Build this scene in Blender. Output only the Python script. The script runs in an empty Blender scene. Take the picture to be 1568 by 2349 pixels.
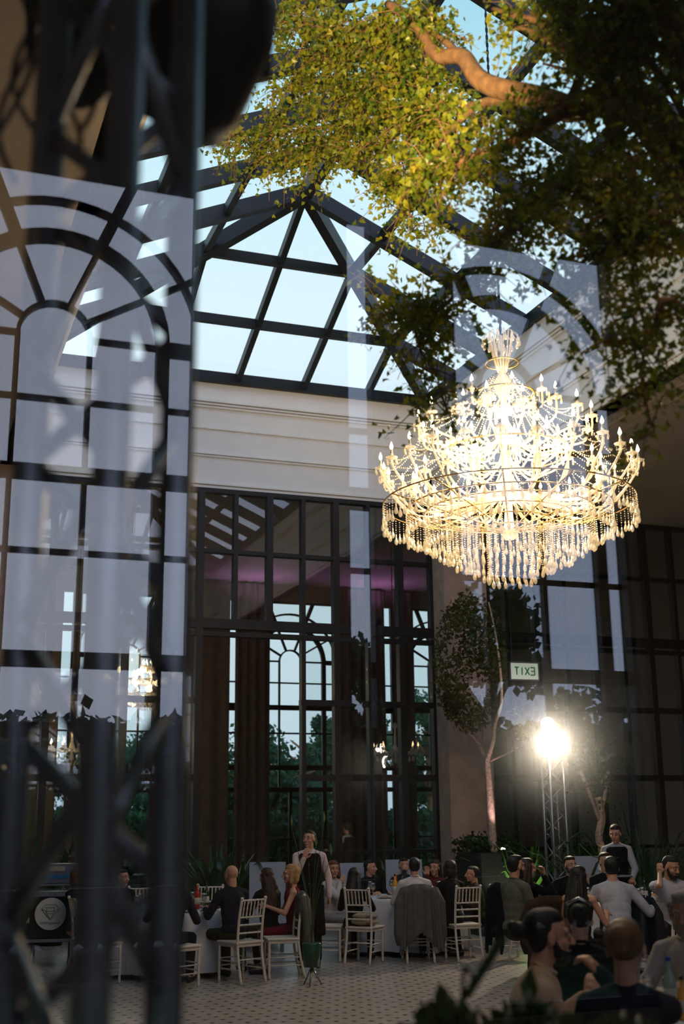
import bpy, bmesh, math, random
from mathutils import Vector, Matrix, noise
PI = math.pi
R = math.radians
rnd = random.Random(11)
sc = bpy.context.scene
COL = sc.collection
# ------------------------------------------------------------------ camera
FPX, YAW, PITCH, ROLL = 2740.0, R(20.1), R(14.3), R(0.6)
CAM = Vector((0, 0, 1.85))
_F = Vector((math.sin(YAW)*math.cos(PITCH), math.cos(YAW)*math.cos(PITCH), math.sin(PITCH)))
_R0 = Vector((math.cos(YAW), -math.sin(YAW), 0)); _U0 = _R0.cross(_F)
_R = _R0*math.cos(ROLL) - _U0*math.sin(ROLL)
_U = _U0*math.cos(ROLL) + _R0*math.sin(ROLL)
cd = bpy.data.cameras.new('camera'); cam = bpy.data.objects.new('camera', cd); COL.objects.link(cam)
cd.sensor_fit = 'VERTICAL'; cd.sensor_height = 36.0; cd.lens = 36.0*FPX/2349.0
cd.clip_start = .05; cd.clip_end = 400
cam.matrix_world = Matrix.Translation(CAM) @ Matrix((_R, _U, -_F)).transposed().to_4x4()
cd.dof.use_dof = True; cd.dof.focus_distance = 13.5; cd.dof.aperture_fstop = 1.9
sc.camera = cam
# ------------------------------------------------------------------ exposure, world
sc.view_settings.view_transform = 'Standard'; sc.view_settings.look = 'None'
sc.view_settings.gamma = 1; sc.view_settings.use_curve_mapping = False
sc.view_settings.exposure = 0.0
sc.cycles.transparent_max_bounces = 32
sc.cycles.max_bounces = 10
sc.cycles.sample_clamp_indirect = 6.0
w = bpy.data.worlds.new('dusk_sky'); sc.world = w; w.use_nodes = True
nt = w.node_tree; N = nt.nodes; L = nt.links
for n in list(N): N.remove(n)
out = N.new('ShaderNodeOutputWorld'); bg = N.new('ShaderNodeBackground')
tc = N.new('ShaderNodeTexCoord'); sx = N.new('ShaderNodeSeparateXYZ'); L.new(tc.outputs['Generated'], sx.inputs[0])
elev = N.new('ShaderNodeValToRGB'); L.new(sx.outputs['Z'], elev.inputs[0])
els = elev.color_ramp.elements
els[0].position = 0.0; els[0].color = (.66, .86, 1.0, 1)
els[1].position = 1.0; els[1].color = (.30, .60, .80, 1)
for p_, c_ in ((.12, (.74, .93, 1.02, 1)), (.40, (.94, 1.16, 1.24, 1)), (.50, (.80, 1.12, 1.24, 1)), (.60, (.50, .90, 1.06, 1))):
    e_ = els.new(p_); e_.color = c_
back = N.new('ShaderNodeMapRange'); L.new(sx.outputs['Y'], back.inputs[0])
back.inputs[1].default_value = -.25; back.inputs[2].default_value = -.6
back.interpolation_type = 'SMOOTHSTEP'
wn = N.new('ShaderNodeTexNoise'); wn.inputs['Scale'].default_value = 3.5; wn.inputs['Detail'].default_value = 3; L.new(tc.outputs['Generated'], wn.inputs['Vector'])
cr = N.new('ShaderNodeValToRGB'); L.new(wn.outputs['Fac'], cr.inputs[0])
cr.color_ramp.elements[0].position = .4; cr.color_ramp.elements[0].color = (1.2, 1.45, 2.1, 1)
cr.color_ramp.elements[1].position = .65; cr.color_ramp.elements[1].color = (1.85, 1.95, 2.45, 1)
mx = N.new('ShaderNodeMix'); mx.data_type = 'RGBA'
L.new(back.outputs[0], mx.inputs[0]); L.new(elev.outputs[0], mx.inputs[6]); L.new(cr.outputs[0], mx.inputs[7])
L.new(mx.outputs[2], bg.inputs[0]); bg.inputs[1].default_value = 1.0; L.new(bg.outputs[0], out.inputs[0])

# ------------------------------------------------------------------ helpers
def kids(o): return o.children
class MB:
    def __init__(s): s.v = []; s.f = []; s.sm = []
    def add(s, vs, fs, smooth=False):
        b = len(s.v); s.v += [tuple(v) for v in vs]
        s.f += [tuple(i+b for i in f) for f in fs]; s.sm += [smooth]*len(fs); return s
    def box(s, c, d, rz=0, m=None):
        c = Vector(c); hx, hy, hz = d[0]/2, d[1]/2, d[2]/2
        vs = [Vector((x, y, z)) for x in (-hx, hx) for y in (-hy, hy) for z in (-hz, hz)]
        if m is None: m = Matrix.Rotation(rz, 3, 'Z')
        vs = [m @ v + c for v in vs]
        return s.add(vs, [(0, 1, 3, 2), (4, 6, 7, 5), (0, 4, 5, 1), (2, 3, 7, 6), (0, 2, 6, 4), (1, 5, 7, 3)])
    def bx(s, x0, x1, y0, y1, z0, z1):
        return s.box(((x0+x1)/2, (y0+y1)/2, (z0+z1)/2), (abs(x1-x0), abs(y1-y0), abs(z1-z0)))
    def beam(s, a, b, w, h, up=(0, 0, 1)):
        a = Vector(a); b = Vector(b); d = b-a; l = d.length; d.normalize()
        x = d.cross(Vector(up)); 
        if x.length < 1e-4: x = Vector((1, 0, 0))
        x.normalize(); z = x.cross(d)
        m = Matrix((x, d, z)).transposed()
        return s.box((a+b)/2, (w, l, h), m=m)
    def tube(s, pts, r, n=8, cap=True, smooth=True):
        pts = [Vector(p) for p in pts]; k = len(pts)
        rs = r if isinstance(r, (list, tuple)) else [r]*k
        vs = []; prev = None
        for i, p in enumerate(pts):
            t = (pts[min(i+1, k-1)]-pts[max(i-1, 0)])
            if t.length < 1e-9: t = Vector((0, 0, 1))
            t.normalize()
            if prev is None:
                u = t.cross(Vector((0, 0, 1)))
                if u.length < .05: u = t.cross(Vector((1, 0, 0)))
            else: u = prev - t*prev.dot(t)
            u.normalize(); prev = u; w_ = t.cross(u)
            for j in range(n):
                a = 2*PI*j/n; vs.append(p+(u*math.cos(a)+w_*math.sin(a))*rs[i])
        fs = [(i*n+j, i*n+(j+1) % n, (i+1)*n+(j+1) % n, (i+1)*n+j) for i in range(k-1) for j in range(n)]
        if cap: fs += [tuple(reversed(range(n))), tuple((k-1)*n+j for j in range(n))]
        return s.add(vs, fs, smooth)
    def lathe(s, c, prof, n=20, smooth=True, m=None):
        c = Vector(c); vs = []
        for r_, z_ in prof:
            for j in range(n):
                a = 2*PI*j/n; v = Vector((r_*math.cos(a), r_*math.sin(a), z_))
                if m is not None: v = m @ v
                vs.append(v+c)
        k = len(prof)
        fs = [(i*n+j, i*n+(j+1) % n, (i+1)*n+(j+1) % n, (i+1)*n+j) for i in range(k-1) for j in range(n)]
        fs += [tuple(reversed(range(n))), tuple((k-1)*n+j for j in range(n))]
        return s.add(vs, fs, smooth)
    def ell(s, c, r, nu=12, nv=8, m=None):
        if not isinstance(r, (list, tuple)): r = (r, r, r)
        c = Vector(c); vs = []
        for i in range(1, nv):
            t = PI*i/nv
            for j in range(nu):
                a = 2*PI*j/nu; v = Vector((r[0]*math.sin(t)*math.cos(a), r[1]*math.sin(t)*math.sin(a), r[2]*math.cos(t)))
                vs.append(v)
        vs += [Vector((0, 0, r[2])), Vector((0, 0, -r[2]))]
        if m is not None: vs = [m @ v for v in vs]
        vs = [v+c for v in vs]; T = (nv-1)*nu
        fs = [(i*nu+j, (i+1)*nu+j, (i+1)*nu+(j+1) % nu, i*nu+(j+1) % nu) for i in range(nv-2) for j in range(nu)]
        fs += [(T, j, (j+1) % nu) for j in range(nu)] + [(T+1, (nv-2)*nu+(j+1) % nu, (nv-2)*nu+j) for j in range(nu)]
        return s.add(vs, fs, True)
    def cap(s, a, b, ra, rb=None, n=10):
        rb = ra if rb is None else rb; a = Vector(a); b = Vector(b); d = b-a; l = max(d.length, 1e-6); d = d/l
        pts = []; rs = []
        for t in (-90, -60, -30, 0): pts.append(a+d*ra*math.sin(R(t))); rs.append(max(ra*math.cos(R(t)), 1e-4))
        for t in (0, 30, 60, 90): pts.append(b+d*rb*math.sin(R(t))); rs.append(max(rb*math.cos(R(t)), 1e-4))
        return s.tube(pts, rs, n)
    def mesh(s, name, m):
        me = bpy.data.meshes.new(name); me.from_pydata(s.v, [], s.f)
        me.polygons.foreach_set('use_smooth', s.sm); me.update()
        if m: me.materials.append(m)
        return me
    def build(s, name, m, parent=None, loc=None):
        o = bpy.data.objects.new(name, s.mesh(name, m)); COL.objects.link(o)
        if parent: o.parent = parent
        if loc: o.location = loc
        return o
    def remesh(s, name, m, vox, parent=None, smooth=2):
        me = s.mesh(name, m); o = bpy.data.objects.new(name, me); COL.objects.link(o)
        md = o.modifiers.new('r', 'REMESH'); md.mode = 'VOXEL'; md.voxel_size = vox; md.use_smooth_shade = True
        if smooth:
            sm = o.modifiers.new('s', 'SMOOTH'); sm.iterations = smooth; sm.factor = .5
        dg = bpy.context.evaluated_depsgraph_get(); dg.update()
        nm = bpy.data.meshes.new_from_object(o.evaluated_get(dg)); nm.name = name
        o.modifiers.clear(); o.data = nm; bpy.data.meshes.remove(me)
        if parent: o.parent = parent
        return o
def tag(o, label=None, cat=None, group=None, kind=None):
    if label: o['label'] = label
    if cat: o['category'] = cat
    if group: o['group'] = group
    if kind: o['kind'] = kind
    return o
def empty(name, loc, rz=0, label=None, cat=None, group=None, kind=None):
    o = bpy.data.objects.new(name, None); COL.objects.link(o); o.location = loc; o.rotation_euler = (0, 0, rz)
    o.empty_display_size = .1
    return tag(o, label, cat, group, kind)
def copy_tree(o, parent=None):
    c = o.copy(); COL.objects.link(c); c.parent = parent
    for ch in kids(o): copy_tree(ch, c)
    return c
def shift(o, loc, rz=0, label=None, group=None):
    o.location = loc; o.rotation_euler = (0, 0, rz)
    if label: o['label'] = label
    if group: o['group'] = group
    return o
def light(name, kind, loc, energy, color, parent=None, size=.1, tgt=None, spot=None, blend=.5):
    d = bpy.data.lights.new(name, kind); d.energy = energy; d.color = color
    if kind in ('POINT', 'SPOT'): d.shadow_soft_size = size
    if kind == 'SPOT': d.spot_size = spot; d.spot_blend = blend
    if kind == 'AREA': d.shape = 'DISK'; d.size = size
    o = bpy.data.objects.new(name, d); COL.objects.link(o); o.location = loc
    if tgt is not None: o.rotation_euler = (Vector(tgt)-Vector(loc)).to_track_quat('-Z', 'Y').to_euler()
    if parent: o.parent = parent; 
    return o
# materials
def mat(name, col, rough=.6, metal=0, spec=.4, var=0, scale=8, bump=0, emit=None, es=1, trans=0, sheen=0):
    m = bpy.data.materials.new(name); m.use_nodes = True; t = m.node_tree; b = t.nodes['Principled BSDF']
    b.inputs['Base Color'].default_value = (*col, 1); b.inputs['Roughness'].default_value = rough
    b.inputs['Metallic'].default_value = metal; b.inputs['Specular IOR Level'].default_value = spec
    if trans: b.inputs['Transmission Weight'].default_value = trans
    if sheen: b.inputs['Sheen Weight'].default_value = sheen
    if emit: b.inputs['Emission Color'].default_value = (*emit, 1); b.inputs['Emission Strength'].default_value = es
    if var or bump:
        tc = t.nodes.new('ShaderNodeTexCoord'); n = t.nodes.new('ShaderNodeTexNoise'); n.inputs['Scale'].default_value = scale; n.inputs['Detail'].default_value = 4
        t.links.new(tc.outputs['Object'], n.inputs['Vector'])
        if var:
            r = t.nodes.new('ShaderNodeValToRGB'); t.links.new(n.outputs['Fac'], r.inputs[0])
            r.color_ramp.elements[0].position = .3; r.color_ramp.elements[1].position = .7
            r.color_ramp.elements[0].color = (*[c*(1-var) for c in col], 1); r.color_ramp.elements[1].color = (*[min(1, c*(1+var)) for c in col], 1)
            t.links.new(r.outputs[0], b.inputs['Base Color'])
        if bump:
            bp = t.nodes.new('ShaderNodeBump'); bp.inputs['Strength'].default_value = bump; bp.inputs['Distance'].default_value = .02
            t.links.new(n.outputs['Fac'], bp.inputs['Height']); t.links.new(bp.outputs[0], b.inputs['Normal'])
    return m
def glass(name, refl=.06, tint=(.95, .97, .97), rough=0.0, edge=.6):
    m = bpy.data.materials.new(name); m.use_nodes = True; t = m.node_tree
    for n in list(t.nodes): t.nodes.remove(n)
    o = t.nodes.new('ShaderNodeOutputMaterial'); a = t.nodes.new('ShaderNodeBsdfTransparent'); a.inputs[0].default_value = (*tint, 1)
    g = t.nodes.new('ShaderNodeBsdfGlossy'); g.inputs['Roughness'].default_value = rough; g.inputs[0].default_value = (1, 1, 1, 1)
    x = t.nodes.new('ShaderNodeMixShader'); lw = t.nodes.new('ShaderNodeLayerWeight'); lw.inputs[0].default_value = .12
    mr = t.nodes.new('ShaderNodeMapRange'); mr.inputs[3].default_value = refl; mr.inputs[4].default_value = edge
    t.links.new(lw.outputs['Facing'], mr.inputs[0]); 
    pw = t.nodes.new('ShaderNodeMath'); pw.operation = 'POWER'; pw.inputs[1].default_value = 3
    t.links.new(lw.outputs['Facing'], pw.inputs[0]); t.links.new(pw.outputs[0], mr.inputs[0])
    t.links.new(mr.outputs[0], x.inputs[0]); t.links.new(a.outputs[0], x.inputs[1]); t.links.new(g.outputs[0], x.inputs[2]); t.links.new(x.outputs[0], o.inputs[0])
    return m
def leafmat(name, c0, c1, tr=.45, scale=2.5, rough=.5, c2=None):
    m = bpy.data.materials.new(name); m.use_nodes = True; t = m.node_tree
    for n in list(t.nodes): t.nodes.remove(n)
    o = t.nodes.new('ShaderNodeOutputMaterial'); p = t.nodes.new('ShaderNodeBsdfPrincipled'); tl = t.nodes.new('ShaderNodeBsdfTranslucent')
    p.inputs['Roughness'].default_value = rough; p.inputs['Specular IOR Level'].default_value = .35
    geo = t.nodes.new('ShaderNodeTexCoord'); n = t.nodes.new('ShaderNodeTexNoise'); n.inputs['Scale'].default_value = scale; n.inputs['Detail'].default_value = 5
    r = t.nodes.new('ShaderNodeValToRGB'); r.color_ramp.elements[0].position = .35; r.color_ramp.elements[1].position = .65
    r.color_ramp.elements[0].color = (*c0, 1); r.color_ramp.elements[1].color = (*c1, 1)
    if c2: e_ = r.color_ramp.elements.new(.80); e_.color = (*c2, 1)
    t.links.new(geo.outputs['Object'], n.inputs['Vector']); t.links.new(n.outputs['Fac'], r.inputs[0])
    t.links.new(r.outputs[0], p.inputs['Base Color']); t.links.new(r.outputs[0], tl.inputs[0])
    x = t.nodes.new('ShaderNodeMixShader'); x.inputs[0].default_value = tr
    t.links.new(p.outputs[0], x.inputs[1]); t.links.new(tl.outputs[0], x.inputs[2]); t.links.new(x.outputs[0], o.inputs[0])
    return m
def emis(name, col, s, sample=False):
    m = bpy.data.materials.new(name); m.use_nodes = True; t = m.node_tree
    for n in list(t.nodes): t.nodes.remove(n)
    o = t.nodes.new('ShaderNodeOutputMaterial'); e = t.nodes.new('ShaderNodeEmission'); e.inputs[0].default_value = (*col, 1); e.inputs[1].default_value = s
    t.links.new(e.outputs[0], o.inputs[0])
    if not sample: m.cycles.emission_sampling = 'NONE'
    return m
def crystalmat(name):
    m = bpy.data.materials.new(name); m.use_nodes = True; t = m.node_tree
    for n in list(t.nodes): t.nodes.remove(n)
    o = t.nodes.new('ShaderNodeOutputMaterial'); d = t.nodes.new('ShaderNodeBsdfTranslucent'); d.inputs[0].default_value = (1, .93, .78, 1)
    df = t.nodes.new('ShaderNodeBsdfDiffuse'); df.inputs[0].default_value = (1, .93, .80, 1)
    g = t.nodes.new('ShaderNodeBsdfGlossy'); g.inputs['Roughness'].default_value = .15
    tr = t.nodes.new('ShaderNodeBsdfTransparent')
    a = t.nodes.new('ShaderNodeMixShader'); a.inputs[0].default_value = .5
    b = t.nodes.new('ShaderNodeMixShader'); b.inputs[0].default_value = .35
    c = t.nodes.new('ShaderNodeMixShader'); c.inputs[0].default_value = .35
    t.links.new(d.outputs[0], a.inputs[1]); t.links.new(df.outputs[0], a.inputs[2])
    t.links.new(a.outputs[0], b.inputs[1]); t.links.new(g.outputs[0], b.inputs[2])
    t.links.new(b.outputs[0], c.inputs[1]); t.links.new(tr.outputs[0], c.inputs[2]); t.links.new(c.outputs[0], o.inputs[0])
    return m
M = dict(
    plaster=mat('ivory_plaster', (.82, .80, .755), .85, var=.03, scale=3, bump=.05),
    ceil=mat('beige_ceiling', (.36, .31, .27), .9, var=.05, scale=2),
    wall=mat('taupe_wall', (.26, .21, .17), .9, var=.08, scale=2),
    steel=mat('blue_black_steel', (.010, .015, .019), .45, .0, .25, var=.15, scale=4),
    frame=mat('black_frame', (.014, .013, .013), .45, .2, .4),
    alu=mat('truss_aluminium', (.26, .27, .30), .35, .85, .5, var=.15, scale=12),
    black=mat('black_plastic', (.010, .010, .011), .5),
    white_chair=mat('ivory_lacquer', (.62, .56, .48), .35, var=.06, scale=20),
    cloth=mat('white_tablecloth', (.55, .54, .56), .85, var=.05, scale=6, bump=.3),
    curtain=mat('taupe_curtain', (.15, .122, .10), .9, var=.18, scale=5, bump=.2),
    crystal=crystalmat('crystal'),
    gold=mat('gilt_metal', (.75, .48, .16), .25, .9),
    bulb=emis('candle_bulb_light', (1, .80, .48), 14),
    dimbulb=emis('small_candle_bulb_light', (1, .62, .30), 2.2),
    pane=glass('window_glass', .05), nearpane=glass('partition_glass', .062, (.99, .99, .99)),
    skyglass=glass('roof_glass', .03, (.98, .99, 1.0)),
    bark=mat('brown_bark', (.20, .105, .045), .85, var=.35, scale=14, bump=.6),
    palebark=mat('pale_bark', (.42, .32, .27), .85, var=.35, scale=25, bump=.6),
    leaf=leafmat('maple_leaf', (.045, .11, .010), (.30, .29, .018), .45, 9, .38, (.42, .20, .02)),
    leafdark=leafmat('dark_leaf', (.012, .030, .008), (.04, .075, .015), .3),
    leafout=leafmat('garden_leaf', (.015, .065, .035), (.05, .15, .06), .35, 1.2),
    leafpot=leafmat('houseplant_leaf', (.015, .045, .02), (.04, .10, .03), .25, 6, .3),
    skin=mat('skin', (.48, .25, .165), .55, var=.08, scale=14), skin2=mat('tanned_skin', (.36, .175, .11), .55, var=.08, scale=14),
    wine=mat('amber_drink', (.75, .42, .05), .15, trans=.6),
    glassware=glass('drinking_glass', .18, (.92, .92, .92)),
)
def fabric(n, c, v=.12, sc_=9): return mat(n, c, .9, var=v, scale=sc_, bump=.25, spec=.15)
# ------------------------------------------------------------------ structure
XL, XR, YB, ZB, ZT, ZR = 1.5, 9.1, 20.0, 7.5, 9.6, 11.3   # atrium edges, band bottom and top, ridge
XC = 5.3
def struct(mb, name, m, parent=None): return tag(mb.build(name, m, parent), kind='structure')
# floor with small dark insets
fm = bpy.data.materials.new('tiled_floor'); fm.use_nodes = True; t = fm.node_tree; b = t.nodes['Principled BSDF']
b.inputs['Roughness'].default_value = .28; b.inputs['Specular IOR Level'].default_value = .5
tcn = t.nodes.new('ShaderNodeTexCoord'); mp = t.nodes.new('ShaderNodeMapping'); mp.inputs['Rotation'].default_value = (0, 0, R(20)); mp.inputs['Scale'].default_value = (1/.165,)*3
t.links.new(tcn.outputs['Object'], mp.inputs[0])
def mnode(op, a, b_=None):
    n = t.nodes.new('ShaderNodeMath'); n.operation = op
    for i, q in enumerate((a, b_)):
        if q is None: continue
        if isinstance(q, (int, float)): n.inputs[i].default_value = q
        else: t.links.new(q, n.inputs[i])
    return n.outputs[0]
sp = t.nodes.new('ShaderNodeSeparateXYZ'); t.links.new(mp.outputs[0], sp.inputs[0])
row = mnode('FLOOR', sp.outputs['Y']); off = mnode('MULTIPLY', mnode('MODULO', row, 2), .5)
fx = mnode('ABSOLUTE', mnode('SUBTRACT', mnode('FRACT', mnode('ADD', sp.outputs['X'], off)), .5))
fy = mnode('ABSOLUTE', mnode('SUBTRACT', mnode('FRACT', sp.outputs['Y']), .5))
dd = mnode('LESS_THAN', mnode('ADD', fx, fy), .21)
gx = mnode('GREATER_THAN', fx, .488); gy = mnode('GREATER_THAN', fy, .488); gr = mnode('MULTIPLY', mnode('MAXIMUM', gx, gy), .15)
nz = t.nodes.new('ShaderNodeTexNoise'); nz.inputs['Scale'].default_value = 1.5; t.links.new(tcn.outputs['Object'], nz.inputs['Vector'])
rr = t.nodes.new('ShaderNodeValToRGB'); t.links.new(nz.outputs['Fac'], rr.inputs[0]); rr.color_ramp.elements[0].color = (.33, .28, .245, 1); rr.color_ramp.elements[1].color = (.44, .375, .33, 1)
mxx = t.nodes.new('ShaderNodeMix'); mxx.data_type = 'RGBA'; t.links.new(mnode('MAXIMUM', dd, gr), mxx.inputs[0]); t.links.new(rr.outputs[0], mxx.inputs[6]); mxx.inputs[7].default_value = (.02, .018, .016, 1)
t.links.new(mxx.outputs[2], b.inputs['Base Color'])
struct(MB().bx(-6, 17, -8.4, 31.2, -.1, 0), 'floor', fm)
struct(MB().bx(-60, 80, 31.3, 120, -.25, -.12), 'floor', M['leafout'])
struct(MB().bx(-60, 80, -70, -8.5, -.25, -.12), 'floor', M['leafout'])
# band (cornice) walls with mouldings
def band(a, b_, inward, name):
    a = Vector(a); b_ = Vector(b_); iw = Vector(inward); mb = MB()
    mid = (a+b_)/2; L_ = (b_-a).length; al = (b_-a).normalized()
    def sl(z0, z1, d):
        mb.box(mid+Vector((0, 0, (z0+z1)/2))-iw*(.3/2)+iw*(d/2), (abs(al.x)*L_+abs(iw.x)*(.3+d), abs(al.y)*L_+abs(iw.y)*(.3+d), z1-z0))
    sl(ZB, ZT, 0)
    for z0, z1, d in ((9.02, 9.05, .04), (9.07, 9.10, .06), (9.12, 9.16, .08), (8.62, 8.66, .03), (8.10, 8.13, .03), (8.14, 8.17, .05), (7.5, 7.56, .04), (7.58, 7.61, .06)): sl(z0, z1, d)
    return struct(mb, name, M['plaster'])
band((XL, YB, 0), (XR, YB, 0), (0, -1, 0), 'wall_back')
band((XR, 3.0, 0), (XR, YB, 0), (-1, 0, 0), 'wall_right')
band((XL, 3.0, 0), (XL, YB, 0), (1, 0, 0), 'wall_left')
band((XL, 3.0, 0), (XR, 3.0, 0), (0, 1, 0), 'wall_front')
# aisle ceilings, rear hall ceiling, far hall ceiling
c_ = MB(); c_.bx(XR+.05, 17, -8.4, YB, ZB, ZB+.2)
for k in range(5): c_.bx(XR+.5+k*.09, XR+.53+k*.09, 0, YB-.3, ZB-.03, ZB+.05)
struct(c_, 'ceiling', M['ceil'])
struct(MB().bx(-6, XL-.05, -8.4, YB, ZB, ZB+.2), 'ceiling', M['ceil'])
struct(MB().bx(XL-.05, XR+.05, -8.4, 2.7, ZB, ZB+.2), 'ceiling', M['ceil'])
struct(MB().bx(-6, 17, YB+.05, 31.2, 8.02, 8.2), 'ceiling', M['ceil'])
struct(MB().bx(-6, XL, YB-.1, YB+.1, ZB, 8.2).bx(XR, 17, YB-.1, YB+.1, ZB+.0, 8.2), 'wall_back', M['ceil'])
struct(MB().bx(-6.2, -6, -8.4, 31.2, 0, 8.2), 'wall_left', M['wall'])
struct(MB().bx(17, 17.2, -8.4, 31.2, 0, 8.2), 'wall_right', M['wall'])
# arched facade generator: windows of one rhythm
WZ0, WZ1, SZ = 0.15, 7.57, 5.94
def facade(Y, centres, name, side, xl, xr, m_wall):
    # the wall with rectangular openings
    mb = MB(); y0, y1 = Y-.15, Y+.15
    ops = []
    for c in centres:
        ops.append((c-1.25, c+1.25, WZ0, WZ1)); ops.append((c-1.73, c-1.43, WZ0, WZ1))
    ops.sort(); x = xl
    for a, b_, z0, z1 in ops:
        if a > x: mb.bx(x, a, y0, y1, 0, 8.2)
        mb.bx(a, b_, y0, y1, z1, 8.2); mb.bx(a, b_, y0, y1, 0, z0); x = b_
    mb.bx(x, xr, y0, y1, 0, 8.2)
    struct(mb, name, m_wall)
    for c in centres:
        wdw = empty('window_1', (c, Y, 0), kind='structure'); fr = MB()
        def arc(r, wd, a0, a1, n=28, d=.10):
            for i in range(n):
                p = R(a0+(a1-a0)*i/n); q = R(a0+(a1-a0)*(i+1)/n)
                P = Vector((r*math.cos(p), 0, SZ+r*math.sin(p))); Q = Vector((r*math.cos(q), 0, SZ+r*math.sin(q)))
                e = (Q-P)*.06
                fr.beam(P-e, Q+e, d, wd, up=(0, 1, 0)) if False else fr.beam(P-e, Q+e, wd, d, up=(0, 1, 0))
        arc(.31, .035, 0, 180, 14); arc(.955, .115, 0, 180); arc(1.30, .045, 16, 164, 22)
        for a in (30, 68, 112, 150):
            e = R(a); rr_ = min(1.62/max(abs(math.sin(e)), .01), 1.22/max(abs(math.cos(e)), .01))
            fr.beam((.31*math.cos(e), 0, SZ+.31*math.sin(e)), (rr_*math.cos(e), 0, SZ+rr_*math.sin(e)), .045 if a in (30, 150) else .055, .08, up=(0, 1, 0))
        e = R(68); fr.beam((.95*math.cos(e), 0, SZ+.95*math.sin(e)), (1.62*math.cos(e)/math.sin(e), 0, SZ+1.62), .10, .08, up=(0, 1, 0))
        e = R(112); fr.beam((.95*math.cos(e), 0, SZ+.95*math.sin(e)), (1.62*math.cos(e)/math.sin(e), 0, SZ+1.62), .10, .08, up=(0, 1, 0))
        for s_ in (-1, 1):
            fr.bx(s_*.31-.022, s_*.31+.022, -.04, .04, 2.55, SZ); fr.bx(s_*.955-.057, s_*.955+.057, -.05, .05, 0, SZ)
            fr.bx(s_*1.25-.03, s_*1.25+.03, -.06, .06, WZ0, WZ1)
            fr.bx(s_*.95, s_*1.25, -.05, .05, SZ-.06, SZ+.06)
            fr.bx(s_*.31, s_*.95, -.04, .04, SZ-.02, SZ+.02)
        for z, h in ((5.36, .035), (4.70, .13), (4.02, .04), (3.12, .13), (2.55, .12), (1.3, .04), (.2, .1), (7.55, .05)): fr.bx(-1.25, 1.25, -.045, .045, z-h/2, z+h/2)
        fr.bx(-.04, .04, -.045, .045, 0.15, 2.55)
        struct(fr, 'window_frame', M['frame'], wdw)
        struct(MB().bx(-1.24, 1.24, -.008, .008, WZ0, WZ1), 'pane', M['pane'], wdw)
        sl = MB(); sl.bx(-1.73, -1.70, -.05, .05, WZ0, WZ1); sl.bx(-1.46, -1.43, -.05, .05, WZ0, WZ1)
        for z, h in ((5.36, .035), (4.70, .20), (4.02, .04), (3.12, .13), (2.55, .12), (1.3, .04)): sl.bx(-1.73, -1.43, -.045, .045, z-h/2, z+h/2)
        s2 = empty('window_2', (c, Y, 0), kind='structure'); struct(sl, 'window_frame', M['frame'], s2)
        struct(MB().bx(-1.70, -1.46, -.008, .008, WZ0, WZ1), 'pane', M['pane'], s2)
GY = .8                                  # the glass partition the photo is taken through
facade(31.0, [9.8+4.41*k for k in (-3, -2, -1, 0, 1)], 'wall_exterior', 1, -6, 17, M['wall'])
facade(2*GY-10.0, [1.0+4.41*k for k in (-1, 0, 1, 2)], 'wall_rear', -1, -6, 17, M['wall'])
# curtains in front of the exterior wall
def curtain(x0, x1, y, z0, z1, label, group, amp=.07, per=.22, pinch=None):
    n = max(8, int((x1-x0)/.035)); vs = []; fs = []; zs = 7
    for k in range(zs+1):
        z = z0+(z1-z0)*k/zs
        for i in range(n+1):
            u = i/n; x = x0+(x1-x0)*u
            vs.append((x, y+amp*math.sin(2*PI*x/per+.5*math.sin(3*x))*(1-.25*k/zs)+.02*math.sin(9*x+k*.4), z))
    m_ = n+1
    for k in range(zs):
        for i in range(n): fs.append((k*m_+i, k*m_+i+1, (k+1)*m_+i+1, (k+1)*m_+i))
    nb = len(vs); vs2 = [(a, b_+.012, c) for a, b_, c in vs]; fs2 = [tuple(reversed([i+nb for i in f])) for f in fs]
    o = MB().add(vs+vs2, fs+fs2, True).build('curtain', M['curtain'])
    return tag(o, label, 'curtain', group)
g_ = 'taupe curtains between the arched windows'
cu = [(-4.6, -3.7, 'second gap from the left, mostly behind the truss'), ]
curtain(6.62, 7.98, 30.55, .02, 7.95, 'plain brown curtain hanging left of the narrow slit of sky', g_, .03, .4)
curtain(8.14, 9.10, 30.55, .02, 7.95, 'pleated brown curtain immediately left of the big arched window', g_, .09, .25)
curtain(11.05, 12.42, 30.55, .02, 7.95, 'pleated brown curtain immediately right of the big arched window', g_, .08, .3)
curtain(12.62, 13.3, 30.55, .02, 7.95, 'brown curtain behind the small hanging chandelier', g_, .08, .25)
curtain(2.2, 3.25, 30.55, .02, 7.95, 'brown curtain behind the left edge of the lighting truss', g_, .08, .25)
curtain(5.95, 6.5, 30.55, .02, 7.95, 'brown curtain behind the right tube of the lighting truss', g_, .06, .2)
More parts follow.
